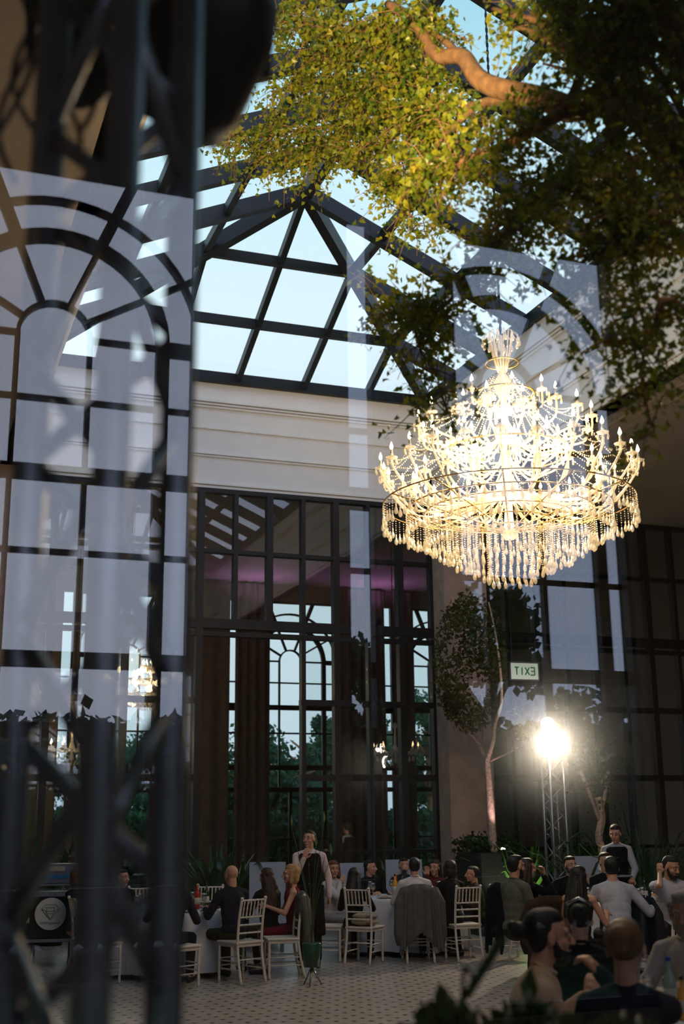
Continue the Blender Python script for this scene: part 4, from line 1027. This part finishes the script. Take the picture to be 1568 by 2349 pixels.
        l_.tube([H((-.024, .080, -.055+k))*s, H((-.010, .0905, -.057))*s, H((.010, .0905, -.057))*s, H((.024, .080, -.055+k))*s], [.003*s, .0055*s, .0055*s, .003*s], 7)
        l_.build('lips', EYEW if smile else LIP, root)
    hm = HAIR[hc]; hr = MB()
    def cap_(k=1.0): E(hr, H((0, -.046, .046)), (.081*k, .078*k, .082*k), Hm); E(hr, H((0, -.012, .080)), (.066*k, .075*k, .052*k), Hm)
    if hair == 'short': cap_(); E(hr, H((0, -.055, .0)), (.072, .055, .065), Hm); E(hr, H((0, .030, .104)), (.05, .035, .022), Hm)
    elif hair == 'bald': hr = None
    elif hair == 'long':
        cap_(1.06); C(hr, H((0, -.06, .02)), up_((0, -.115, .40)), .072, .070)
        ql = random.Random(int((X+Y)*1000) % 997)
        for k in range(13):
            u = -1+k/6.0; a0 = H((u*.070, -.05-.03*(1-u*u), .05)); b0 = up_((u*.12, -.10-.05*(1-u*u), .27+ql.uniform(-.05, .06)))
            m0 = a0.lerp(b0, .5)+Vector((ql.gauss(0, .012), -.02+ql.gauss(0, .008), 0)); hr.tube([p_*s for p_ in smoothpath([a0, m0, b0], 4)], [.022*s]*5+[.020*s]*3+[.010*s], 7)

        for sx_ in (-1, 1): C(hr, H((sx_*.066, -.02, .04)), up_((sx_*.09, -.06, .36)), .034, .045)
    elif hair == 'bob':
        cap_(1.07); E(hr, H((0, -.055, -.03)), (.088, .065, .10), Hm)
        for sx_ in (-1, 1): C(hr, H((sx_*.074, -.01, .04)), H((sx_*.078, -.0, -.09)), .027, .030)
    elif hair == 'updo':
        cap_(1.05); E(hr, H((0, -.105, .06)), (.06, .055, .055), Hm); E(hr, H((0, -.12, .02)), (.045, .04, .04), Hm)
    elif hair == 'bun':
        cap_(1.05); E(hr, H((0, -.06, -.005)), (.074, .055, .07), Hm); E(hr, H((0, -.150, .030)), (.050, .045, .044), Hm); E(hr, H((.02, -.175, .05)), (.03, .028, .03), Hm)
    elif hair == 'swept':
        cap_(1.05); E(hr, H((0, .04, .115)), (.062, .05, .03), Hm); E(hr, H((0, -.065, -.02)), (.075, .055, .08), Hm); C(hr, H((-.075, .02, .06)), H((-.078, -.03, -.03)), .024, .022); C(hr, H((.075, .02, .06)), H((.078, -.03, -.03)), .024, .022)
    if hr: hr.remesh('hair', hm, .0075*s, root)
    if beard:
        bd = MB(); E(bd, H((0, .046, -.088)), (.050, .048, .040), Hm); E(bd, H((0, .03, -.068)), (.061, .048, .036), Hm); C(bd, H((-.064, .005, -.01)), H((-.052, .03, -.07)), .013, .022); C(bd, H((.064, .005, -.01)), H((.052, .03, -.07)), .013, .022)
        C(bd, H((-.024, .084, -.046)), H((.024, .084, -.046)), .008, .008)
        bd.remesh('beard', HAIR[beard], .007*s, root)
    # clothing
    tp = MB(); g = .012
    E(tp, wst, (.135*fs+g, .10+g, .17), Mu); E(tp, cst, (.160*fs+g, .108+g, .175), Mu); E(tp, P0+Vector((0, 0, .04)), (.16*fs+g, .115+g, .10))
    E(tp, up_((0, 0, .26)), (.145*fs+g, .104+g, .16), Mu)
    sw = .17*fs
    if sleeve != 'none':
        C(tp, up_((-sw, 0, .455)), up_((sw, 0, .455)), .062, .062); C(tp, up_((-.02, -.01, .505)), up_((.02, -.01, .505)), .062, .062); C(tp, up_((-.03, -.01, .50)), sh[0], .060, .058); C(tp, up_((.03, -.01, .50)), sh[1], .060, .058)
        for i in range(2):
            C(tp, sh[i], el[i], .060, .050) if sleeve == 'long' else C(tp, sh[i], sh[i].lerp(el[i], .6), .062, .060)
            if sleeve == 'long': C(tp, el[i], wr[i], .050, .036)
    else:
        for sx_ in (-1, 1): C(tp, up_((sx_*.10, .03, .42)), up_((sx_*.10, -.03, .45)), .045, .05)
    tm = fabric('cloth_'+label[:14].replace(' ', '_'), top or (.3, .3, .3), .15)
    t_o = tp.remesh(top_name, tm, .010*s, root)
    if sleeve == 'long' and top_name in ('shirt', 'blouse'):
        cl = MB(); R0 = .056*s
        ring = [up_((math.cos(a_)*.060*fs, math.sin(a_)*.058-.005, .545+.012*math.sin(-a_)))*s for a_ in [2*PI*i/16 for i in range(17)]]
        cl.tube(ring, .010*s, 6, False); cl.build('collar', tm, root)
    if vest:
        v_ = MB(); C(v_, up_((-.115*fs, 0, .44)), up_((.115*fs, 0, .44)), .074, .074); E(v_, wst, (.150*fs+g, .112+g, .18), Mu); E(v_, cst, (.168*fs+g, .120+g, .165), Mu); E(v_, up_((0, 0, .26)), (.158*fs+g, .116+g, .17), Mu); E(v_, P0+Vector((0, 0, .05)), (.17*fs+g, .128+g, .10))
        for sx_ in (-1, 1): C(v_, up_((sx_*.09, .03, .44)), up_((sx_*.09, -.03, .45)), .070, .068); C(v_, up_((sx_*.075, .09, .30)), up_((sx_*.10, .03, .44)), .055, .060)
        v_.remesh('vest', fabric('black_vest', vest), .011*s, root)
        bt = MB()
        for k in range(4): bt.ell(up_((0, .145, .12+.08*k))*s, .008*s, 8, 6)
        bt.build('buttons', M['gold'], root)
    tr_ = MB()
    if skirt:
        for k in range(9):
            a_ = -1+k/4.0; 
            if pose == 'sit': C(tr_, (a_*.13, .0, base-.01), (a_*.16, .42, .50), .085, .06); C(tr_, (a_*.16, .42, .50), (a_*.17, .40, .22), .055, .045)
            else: C(tr_, (a_*.12, 0, .95), (a_*.2, 0, .45), .10, .09)
    else:
        E(tr_, P0+Vector((0, 0, -.0)), (.165*fs, .125, .11))
        for i in range(2): C(tr_, hips[i], kn[i], .090, .068); C(tr_, kn[i], an[i]+Vector((0, 0, .02)), .066, .052)
    tr_.remesh('skirt' if skirt else 'trousers', fabric('lower_'+label[:12].replace(' ', '_'), bottom or (.012, .012, .014), .15), .011*s, root)
    if apron:
        a_o = MB()
        for k in range(9):
            u = -1+k/4.0; a_o.cap(Vector((u*.17, .125-.05*u*u, 1.02))*s, Vector((u*.21, .15-.05*u*u, .42))*s, .014*s, .014*s, 8)
        for k in range(12):
            u = k/11; a_o.cap(Vector((-.17-.01*u, .08, 1.02-.6*u))*s, Vector((.17+.01*u, .08, 1.02-.6*u))*s, .03*s, .03*s, 6)
        a_o.remesh('apron', fabric('black_apron', apron), .014*s, root)
    if feet:
        for i in range(2):
            sh_ = MB(); sh_.cap(Vector(an[i]+Vector((0, -.045, -.045)))*s, Vector(an[i]+Vector((0, .17, -.052)))*s, .040*s, .032*s)
            sh_.remesh('shoe', M['black'], .010*s, root)
    if extra: extra(root, s, up_, H, wr)
    return root, s, up_, H, wr
WHITE = (.50, .46, .44); NAVY = (.010, .012, .022); BLK = (.007, .007, .008)
# left table
person('bald man in a navy jacket seen from behind at the left table', 531, 1986, 14.4, -14, lean=6, hair='bald', top=NAVY, top_name='jacket', bottom=(.03, .03, .012), rh=(.13, .42, .80), lh=(-.2, .36, .8))
person('woman with long brown hair and black top from behind, right of the bald man', 611, 1993, 15.0, -25, lean=6, hair='long', hc='brown', top=BLK, top_name='blouse', bottom=(.05, .045, .02), female=True)
person('blonde woman in a sleeveless red dress looking left', 668, 1985, 15.0, -75, lean=4, hair='bob', hc='blonde', top=(.14, .006, .012), top_name='dress', sleeve='none', skirt=True, bottom=(.10, .006, .012), female=True, hy=-4, vox=.007)
def napkin_arm(root, s, up_, H, wr): 
    m = MB(); m.cap(Vector((-.16, .20, 1.26))*s, Vector((-.10, .26, .98))*s, .04, .05); m.remesh('service_cloth', fabric('service_cloth', (.5, .46, .44)), .012, root)
person('smiling waiter standing in white shirt and black vest, hand at chest', 709, 1906, 15.6, 200, 'stand', hy=24, hp=-4, lean=3, hair='short', hc='black', top=(.55, .46, .45), vest=BLK, apron=BLK, bottom=BLK, rh=(.07, .20, 1.38), lh=(-.27, .04, .86), rc=.3, smile=True, vox=.007, hnr=((-.35, .12, .9), (-.2, -1, 0)))
person('woman with auburn hair in dark dress at the far left, beside the round sign', 178, 1996, 15.5, 62, lean=2, hair='bob', hc='auburn', top=(.02, .02, .03), top_name='dress', sleeve='short', skirt=True, bottom=(.02, .02, .03), female=True)
person('man in a dark suit leaning on the left table, behind the truss tube', 402, 1994, 14.0, 30, lean=14, hair='short', hc='black', top=NAVY, top_name='jacket', bottom=NAVY, lh=(-.28, .34, .86))
person('guest in black seated on the far side of the left table, hidden by the truss', 282, 1996, 15.9, 150, lean=5, hair='short', hc='black', top=BLK, top_name='jacket')
# middle table
person('red haired woman in a white top, hand raised to her chest', 765, 1976, 16.8, 160, lean=4, hair='bob', hc='auburn', top=(.50, .44, .44), top_name='blouse', female=True, skirt=True, bottom=(.30, .25, .24), rh=(-.02, .16, 1.02), rc=.4, hy=25, vox=.007, hnr=((-.7, .1, .6), (-.2, -1, 0)))
person('woman with black hair seen from behind on the cushioned chair', 812, 1992, 16.0, 38, lean=4, hair='long', hc='black', top=BLK, top_name='blouse', bottom=BLK, female=True)
person('young man in dark sweater facing right behind the middle table', 847, 1974, 17.7, 170, lean=2, hair='short', hc='black', top=(.012, .012, .014), top_name='sweater', hy=-32)
person('man resting his chin on his hand behind the man in the white shirt', 926, 1970, 18.0, 190, lean=8, hair='short', hc='dark', top=(.02, .02, .03), top_name='sweater', rh=(.02, .20, 1.12), rc=1.0, hnr=((-.1, -.1, 1), (0, -1, 0)))
def blacktag(root, s, up_, H, wr): MB().box(Vector(up_((.01, -.128, .39)))*s, (.035, .012, .07)).build('back_label', M['black'], root)
person('man in a white shirt seen from behind on the grey jacket chair', 949, 1969, 16.1, 16, lean=8, hair='short', hc='black', top=(.58, .52, .50), extra=blacktag, rh=(.20, .40, .80), lh=(-.22, .40, .80))
person('woman raising her open hand behind the middle table', 997, 1974, 17.4, 205, lean=3, hair='long', hc='dark', top=(.10, .02, .02), top_name='blouse', female=True, rh=(.12, .30, 1.10), rc=.25, hy=20, vox=.007, hnr=((.0, .05, 1), (.2, 1, 0)))
person('woman with dark brown bob from behind in black at the middle table', 1030, 1975, 16.2, -6, lean=5, hair='bob', hc='dark', top=BLK, top_name='blouse', bottom=BLK, female=True)
person('short haired man in dark olive, hand at his mouth, facing left', 1082, 1991, 16.6, -78, lean=10, hair='short', hc='black', top=(.028, .024, .012), top_name='sweater', rh=(.08, .17, 1.10), rc=.9, hnr=((-.2, .0, 1), (0, -1, 0)), vox=.007)
# right table
person('man in a grey green shirt in profile facing right', 1180, 1964, 14.0, 78, lean=3, hair='short', hc='black', top=(.10, .105, .085), beard='dark', bottom=(.02, .02, .02), rh=(.1, .30, .66), lh=(-.1, .30, .66))
person('brown haired woman holding a hand to her mouth behind the man in grey green', 1207, 1971, 14.8, 85, lean=2, hair='long', hc='brown', top=BLK, top_name='blouse', female=True, rh=(.10, .20, 1.12), rc=.8, hnr=((0, -.1, 1), (0, -1, 0)), vox=.007)
person('bearded man in black facing the camera left of the lamp tower', 1306, 1966, 15.8, 196, lean=6, hair='short', hc='dark', top=BLK, top_name='jacket', beard='dark', hy=-12)
person('woman with long black hair and bare shoulders in profile', 1327, 1990, 12.8, 60, lean=8, hair='long', hc='black', top=BLK, top_name='dress', sleeve='none', skirt=True, bottom=BLK, female=True, hy=12, vox=.007)
person('man mostly hidden behind the man in the striped shirt', 1386, 1957, 15.9, 188, lean=3, hair='short', hc='brown', top=BLK, top_name='jacket')
stripe = (.36, .36, .42)
person('man in a pale striped shirt seen from behind leaning over the right table', 1399, 1971, 13.5, 22, lean=24, hair='short', hc='black', top=stripe, rh=(.44, .36, .84), lh=(-.25, .42, .82))
def tray(root, s, up_, H, wr): MB().lathe(Vector((0, .36, 1.06))*s, [(.0, 0), (.13, 0), (.16, .015), (.16, .02), (.12, .008), (.0, .008)], 24).build('held_plate', mat('held_porcelain', (.4, .4, .42), .3), root)
person('waitress standing in black vest and white shirt, holding a plate', 1410, 1893, 16.4, 208, 'stand', hy=14, hp=12, lean=2, hair='updo', hc='brown', top=(.34, .33, .36), vest=BLK, apron=BLK, bottom=BLK, female=True, rh=(.17, .34, 1.05), lh=(-.17, .34, 1.05), rc=.9, lc=.9, extra=tray, vox=.007)
person('bearded man in a white shirt with his hand at his cheek, far right', 1530, 1966, 14.2, 214, lean=14, hair='short', hc='black', top=(.46, .44, .48), sleeve='short', beard='black', rh=(.10, .17, 1.12), rc=1.0, hy=-48, hp=16, vox=.007, hnr=((-.1, -.1, 1), (-.4, -1, 0)))
# near table
person('bearded man with a hair bun and cream shirt in profile, nearest on the left', 1262, 2096, 5.95, 114, lean=18, hair='bun', hc='black', top=(.52, .37, .26), beard='black', skin='skin', rh=(.02, .36, .92), lh=(-.24, .36, .88), vox=.0048, hy=-6, bottom=BLK)
person('woman with black hair and a shining clip, behind the bearded man', 1326, 2070, 7.5, 28, lean=5, hair='updo', hc='black', top=BLK, top_name='blouse', female=True, face=False, extra=lambda root, s, up_, H, wr: MB().tube([Vector(H((-.075, -.055, .105)))*s, Vector(H((0, -.075, .14)))*s, Vector(H((.075, -.055, .105)))*s], .014, 8).build('hair_clip', mat('shiny_clip', (.5, .5, .52), .12, .95), root))
person('woman with golden brown upswept hair in a dark dress, nearest at the bottom', 1430, 2116, 5.3, 42, lean=6, hair='updo', hc='honey', top=(.010, .012, .025), top_name='dress', female=True, vox=.006, rh=(-.16, .32, 1.08), rc=.9)
person('grey haired bearded man in an off white shirt at the right edge', 1568, 2048, 7.4, 238, lean=5, hair='swept', hc='grey', top=(.42, .36, .32), beard='grey', skin='tanned' if False else 'skin2', vox=.0055, hy=-10, hp=10)
#@@P3_END
# ------------------------------------------------------------------ plants, boards, sign cart, foreground foliage
def bladeplant(loc, h, n, seed, label, m, wid=.07, grp=None, pot=True, spread=.55, name='potted_plant'):
    q = random.Random(seed); o = empty(name, loc, 0, label, 'plant', grp); f = MB()
    for i in range(n):
        a = 2*PI*i/n+q.uniform(-.3, .3); L_ = h*q.uniform(.65, 1.05); sp_ = spread*q.uniform(.3, 1.1)*h; pts = []
        for k in range(9):
            u = k/8; pts.append(Vector((math.cos(a)*sp_*u**1.3, math.sin(a)*sp_*u**1.3, .3+L_*(u-.35*u*u*q.uniform(.6, 1.3)))))
        sd = Vector((-math.sin(a), math.cos(a), 0)); vs = []
        for k, p_ in enumerate(pts):
            u = k/8; w_ = wid*math.sin(PI*min(1, .12+u*.92))**.8*.5; w_ = max(w_, .003)
            vs += [p_+sd*w_+Vector((0, 0, .012)), p_, p_-sd*w_+Vector((0, 0, .012))]
        fs = []
        for k in range(8): fs += [(3*k, 3*k+1, 3*k+4, 3*k+3), (3*k+1, 3*k+2, 3*k+5, 3*k+4)]
        f.add(vs, fs, True)
    f.build('leaves', m, o)
    if pot: MB().lathe((0, 0, 0), [(.0, 0), (.17, 0), (.22, .34), (.23, .36), (.20, .36), (.19, .32), (.0, .32)], 20).build('pot', M['black'], o)
    return o
LP = M['leafpot']
def at(px_, py_, d): return dep(px_, py_, d)
def fl(px_, d): v = pxray(px_, 1870); p = CAM+v*(d/FPX); return (p.x, p.y, 0)
bladeplant(fl(500, 18.0), 1.7, 22, 1, 'large broad leaved dark plant beside the right tube of the truss', LP, .15)
bladeplant(fl(560, 18.2), 1.45, 20, 2, 'broad leaved dark plant with glints behind the bald man', LP, .13)
bladeplant(fl(610, 18.8), 1.2, 16, 3, 'smaller broad leaved plant left of the open doorway', LP, .12)
bladeplant(fl(895, 19.0), 1.3, 18, 4, 'dark plant behind the middle table in front of the glass', LP, .09)
bladeplant(fl(1325, 18.6), 1.8, 34, 5, 'tall arching palm right of the lamp tower', LP, .05, spread=.8, name='palm')
bladeplant(fl(1480, 18.3), 2.2, 36, 6, 'large arching palm behind the waitress', LP, .05, spread=.8, name='palm')
bladeplant(fl(1190, 19.3), 1.7, 22, 7, 'plant with lit green leaves left of the lamp tower', leafmat('lit_leaf', (.05, .16, .03), (.14, .30, .04), .4), .10)
bladeplant(fl(60, 17.0), 1.5, 18, 8, 'dark plant at the far left edge', LP, .12)
bladeplant(fl(130, 18.6), 1.9, 16, 9, 'tall leafy plant behind the red haired woman at left', LP, .12)
p = fl(1195, 18.9); light('plant_light', 'SPOT', (p[0], p[1], .15), 60, (.9, 1, .6), None, .05, tgt=(p[0], p[1]+.4, 1.4), spot=R(80))
MB()
lp = empty('ground_spotlight', (p[0], p[1], 0), 0, 'small ground spotlight under the lit green plant', 'lamp'); MB().lathe((0, 0, 0), [(.0, 0), (.06, 0), (.06, .08), (.0, .08)], 12).build('housing', M['black'], lp); MB().ell((0, 0, .085), (.045, .045, .015)).build('lens', emis('ground_lens', (.9, 1, .7), 5), lp)
# yellow lit bare trunk behind the waitress
v = dep(1377, 1935, 18.6); tw2 = empty('lit_trunk', (v.x, v.y, 0), 0, 'short gnarled tree trunk lit bright yellow, left of the waitress', 'tree')
m_ = MB(); m_.tube(smoothpath([(0, 0, 0), (.02, 0, 1.2), (-.03, 0, 1.5), (.05, 0, 1.8), (0, 0, 2.1)]), .06, 9)
for a in (-1, 1): m_.tube(smoothpath([(0, 0, 1.75), (a*.12, 0, 2.1), (a*.25, .05, 2.5)]), .03, 7)
m_.build('trunk', M['palebark'], tw2)
f = MB(); q = random.Random(4)
for _ in range(500): simpleleaf(f, Vector((q.gauss(0, .22), q.gauss(0, .22), 2.5+q.gauss(0, .3))), q.uniform(.05, .09), q)
f.build('foliage', M['leafdark'], tw2)
gl = empty('ground_spotlight', (v.x, v.y-.45, 0), 0, 'yellow ground spotlight at the foot of the lit trunk', 'lamp'); MB().lathe((0, 0, 0), [(.0, 0), (.06, 0), (.06, .08), (.0, .08)], 12).build('housing', M['black'], gl)
light('yellow_beam', 'SPOT', (0, 0, .12), 55, (1, .72, .12), gl, .04, tgt=(0, .45, 1.7), spot=R(50))
# hedges in planters
def hedge(x0, x1, y, z1, label, seed, m=None, dp=.7, n=2600, z0=.35, ls=(.05, .09)):
    q = random.Random(seed); o = empty('hedge', ((x0+x1)/2, y, 0), 0, label, 'hedge'); w_ = x1-x0
    MB().box((0, 0, z0/2), (w_, dp, z0)).build('planter', M['black'], o)
    c = MB()
    for i in range(int(w_*4)): c.ell((-w_/2+.2+(w_-.4)*i/max(1, int(w_*4)-1), q.uniform(-.1, .1), (z0+z1)/2), (.24, dp*.42, (z1-z0)*.52+q.uniform(-.05, .05)), 10, 7)
    c.remesh('branches', M['leafdark'], .05, o)
    f = MB()
    for _ in range(n):
        x = q.uniform(-w_/2, w_/2); z = z0+(z1-z0)*q.random()**.7+q.gauss(0, .04); yy = q.choice((-1, 1, -1))*dp*.48+q.gauss(0, .04)
        if q.random() < .3: z = z1+q.gauss(0, .06); yy = q.uniform(-dp/2, dp/2)
        simpleleaf(f, Vector((x, yy, z)), q.uniform(*ls), q)
    f.build('foliage', m or M['leafdark'], o); return o
x0 = fl(1015, 19)[0]; x1 = fl(1108, 19)[0]; x2 = fl(1160, 19)[0]; x3 = fl(1262, 19)[0]
hedge(8.85, 9.75, 18.6, 1.40, 'dark clipped hedge in front of the stone pillar', 1)
hedge(10.75, 12.1, 18.4, 1.2, 'dark hedge between the slender tree and the lamp tower', 2)
hedge(12.9, 15.5, 18.4, 1.0, 'low hedge along the glass behind the right table', 3)
# tall hedges outdoors
hedge(-14, 34, 35.2, 1.9, 'clipped garden hedge beyond the arched windows', 4, M['leafout'], 1.2, 16000, .3, (.12, .25))
h_ = hedge(-16, 24, -14.2, 3.0, 'tall dark hedge added outside behind the photographer to darken the lower reflection', 5, M['leafdark'], 1.6, 16000, .3, (.12, .25))  # added to keep the lower part of the window reflection dark
# grey blue boards behind the tables
bm = mat('pale_blue_board', (.30, .34, .42), .6, var=.05, scale=3)
def board(xa, xb, yt, d, label, tilt=-6):
    a = dep(xa, yt, d); b_ = dep(xb, yt, d); w_ = (b_-a).length; o = empty('folding_screen', ((a.x+b_.x)/2, (a.y+b_.y)/2, 0), -YAW+R(4), label, 'screen', 'pale boards standing behind the tables')
    h = a.z; m = Matrix.Rotation(R(tilt), 3, 'X')
    MB().box((0, 0, h*.55), (w_, .03, h*.88), m=m).build('panel', bm, o)
    for s_ in (-1, 1): MB().box((s_*w_*.4, 0, .06), (.05, .42, .12)).build('foot', M['alu'], o)
    return o
board(572, 655, 1976, 17.4, 'pale blue grey board behind the long haired woman, leftmost of the boards')
board(779, 835, 1978, 18.0, 'pale blue grey board between the waiter and the young man in the sweater')
board(884, 968, 1970, 18.0, 'pale blue grey board behind the man in the white shirt')
board(1308, 1400, 1962, 18.0, 'grey board right of the foot of the lamp tower')
# cart with the round sign at far left
ct = fl(132, 16.1); ca = empty('service_cart', ct, -R(14), 'grey service cart with a white round sign, at the far left', 'cart')
MB().box((0, 0, .33), (.60, .5, .04)).build('shelf', M['alu'], ca); MB().box((0, 0, .62), (.54, .45, .52)).build('cabinet', M['black'], ca)
b_ = MB(); b_.box((0, 0, .90), (.62, .5, .05)); b_.box((0, 0, 1.02), (.60, .46, .025)); b_.build('worktop', M['alu'], ca)
MB().box((0, .0, 1.16), (.58, .36, .24)).build('appliance', mat('grey_blue_metal', (.12, .15, .19), .4, .3), ca)
MB().box((0, -.185, 1.12), (.54, .01, .05)).build('blue_strip', mat('blue_strip', (.02, .12, .26), .5), ca)
MB().box((.02, -.19, 1.22), (.26, .01, .06)).build('name_strip', mat('strip', (.30, .28, .24), .6), ca)
for sx_ in (-.25, .25):
    for sy_ in (-.2, .2):
        w_ = MB(); w_.lathe((sx_, sy_, .05), [(.0, -.015), (.05, -.015), (.05, .015), (.0, .015)], 14, m=Matrix.Rotation(PI/2, 3, 'Y')); w_.tube([(sx_, sy_, .05), (sx_, sy_, .32)], .014, 6); w_.build('wheel', M['black'], ca)
sgn = MB().lathe((0, -.245, .66), [(.0, .012), (.20, .012), (.20, -.012), (.0, -.012)], 40, False, m=Matrix.Rotation(PI/2, 3, 'X')).build('round_sign', mat('sign_white', (.50, .50, .48), .7), ca)
dg = MB(); G = lambda x, z: Vector((x, -.262, .66+z))
for a, b2 in (((-.115, .06), (-.065, .115)), ((-.065, .115), (.065, .115)), ((.065, .115), (.115, .065)), ((.115, .065), (0, -.075)), ((0, -.075), (-.115, .06)), ((-.115, .06), (-.06, .035)), ((-.06, .035), (.05, .035)), ((.05, .035), (.115, .065)), ((-.06, .035), (0, -.075)), ((.05, .035), (0, -.075)), ((-.07, .085), (-.055, .08)), ((-.055, .08), (.04, .08)), ((.04, .08), (.05, .035)), ((-.06, .035), (-.045, .075)), ((-.05, .005), (.04, .005))):
    dg.beam(G(*a), G(*b2), .004, .004, up=(0, 1, 0))
dg.build('diamond_emblem', mat('emblem_green', (.01, .07, .035), .6), sgn)
fc = bpy.data.curves.new('sign_lettering', 'FONT'); fc.body = 'CRYSTALBRAND'; fc.size = .036; fc.align_x = 'CENTER'; fc.extrude = .001
fo = bpy.data.objects.new('sign_lettering', fc); COL.objects.link(fo); fo.parent = sgn; fo.location = (0, -.2605, .535); fo.rotation_euler = (R(90), 0, 0); fc.materials.append(bpy.data.materials['emblem_green'])
dg_ = bpy.context.evaluated_depsgraph_get(); fm_ = bpy.data.meshes.new_from_object(fo.evaluated_get(dg_)); fn = bpy.data.objects.new('lettering', fm_); COL.objects.link(fn); fn.parent = sgn; fn.location = fo.location; fn.rotation_euler = fo.rotation_euler; bpy.data.objects.remove(fo)
# reflection of a green vase of stems, modelled as a solid plant
vp = fl(692, 14.3); v_ = empty('reflected_stems', (vp[0], vp[1]-.35, 0), 0, 'reflected tall thin green stems in a dark green pot, modelled solid in front of the standing waiter', 'plant')
MB().lathe((0, 0, 0), [(.0, .20), (.09, .20), (.11, .45), (.10, .46), (.0, .44)], 16).build('pot', mat('green_pot', (.01, .06, .03), .3), v_)
st_ = MB()
for i in range(3):
    a = 2*PI*i/3; st_.tube([(0, 0, .2), (.12*math.cos(a), .12*math.sin(a), .0)], .01, 6)
st_.build('stand', M['alu'], v_)
sm = MB(); q = random.Random(6)
for i in range(7):
    a = q.uniform(0, 6.28); h = q.uniform(.8, 1.45); sp_ = q.uniform(.12, .42); sm.tube(smoothpath([(0, 0, .44), (sp_*.3*math.cos(a), sp_*.3*math.sin(a), .44+h*.5), (sp_*math.cos(a), sp_*math.sin(a), .44+h)]), [.0038]*10+[.002], 5)
    if i % 2 == 0:
        e_ = Vector((sp_*math.cos(a), sp_*math.sin(a), .44+h)); sm.add([e_, e_+Vector((.018, 0, .06)), e_+Vector((0, .01, .15)), e_+Vector((-.012, 0, .06))], [(0, 1, 2, 3)])
sm.build('stems', leafmat('stem_green', (.06, .12, .04), (.12, .20, .07)), v_)
# dark foreground planting just inside the glass
def fgplant(px_, py_, d, h, n, seed, label, wid):
    v = dep(px_, py_, d); return bladeplant((v.x, v.y, v.z-h*.9), h, n, seed, label, M['leafdark'], wid, None, False, 1.0, 'foreground_plant')
def bush(px0, px1, ytop, d, seed, label):
    a = dep(px0, ytop, d); b_ = dep(px1, ytop, d); q = random.Random(seed); c = (a+b_)/2; r = (b_-a).length/2
    o = empty('foreground_plant', (c.x, c.y, 0), -YAW, label, 'plant')
    MB().box((0, 0, .35), (r*1.6, .35, .70)).build('planter', M['black'], o)
    f = MB()
    for _ in range(1000):
        x = q.uniform(-1, 1); top = c.z*(1-.10*x*x)
        z = .6+(top-.65)*q.random()**.6; simpleleaf(f, Vector((x*r, q.gauss(0, .10), z)), q.uniform(.06, .11), q)
    for k in range(7): x = -.8+1.6*k/6; f.ell((x*r, 0, .6+(c.z*(1-.1*x*x)-.66)/2), (r*.24, .14, (c.z*(1-.1*x*x)-.62)/2+.05), 10, 7)
    f.build('foliage', M['leafdark'], o); return o
bush(950, 1110, 2285, 2.9, 1, 'dark out of focus foliage at the bottom, left clump')
bush(1125, 1300, 2275, 3.1, 2, 'dark rounded foliage at the bottom in front of the bearded man')
bush(1300, 1560, 2325, 2.8, 3, 'low dark foliage along the bottom right')
v = dep(1060, 2300, 2.7); o = empty('climbing_plant', (v.x, v.y, 0), 0, 'single blurred leaf stem rising over the floor at bottom', 'plant'); f = MB()
tp_ = dep(1125, 2195, 2.6)-Vector((v.x, v.y, 0)); f.tube(smoothpath([(0, 0, .6), (0, 0, v.z), tuple((Vector((0, 0, v.z))+tp_)/2), tuple(tp_)]), .005, 6)
for k in range(7):
    u = k/6; c0 = Vector((0, 0, v.z)).lerp(tp_, u); f.add([c0, c0+Vector((.03, .01, .01)), c0+Vector((.05, .0, .05)), c0+Vector((.0, -.01, .03))], [(0, 1, 2, 3)])
f.build('leafy_stem', M['leafdark'], o)
#@@P4_END
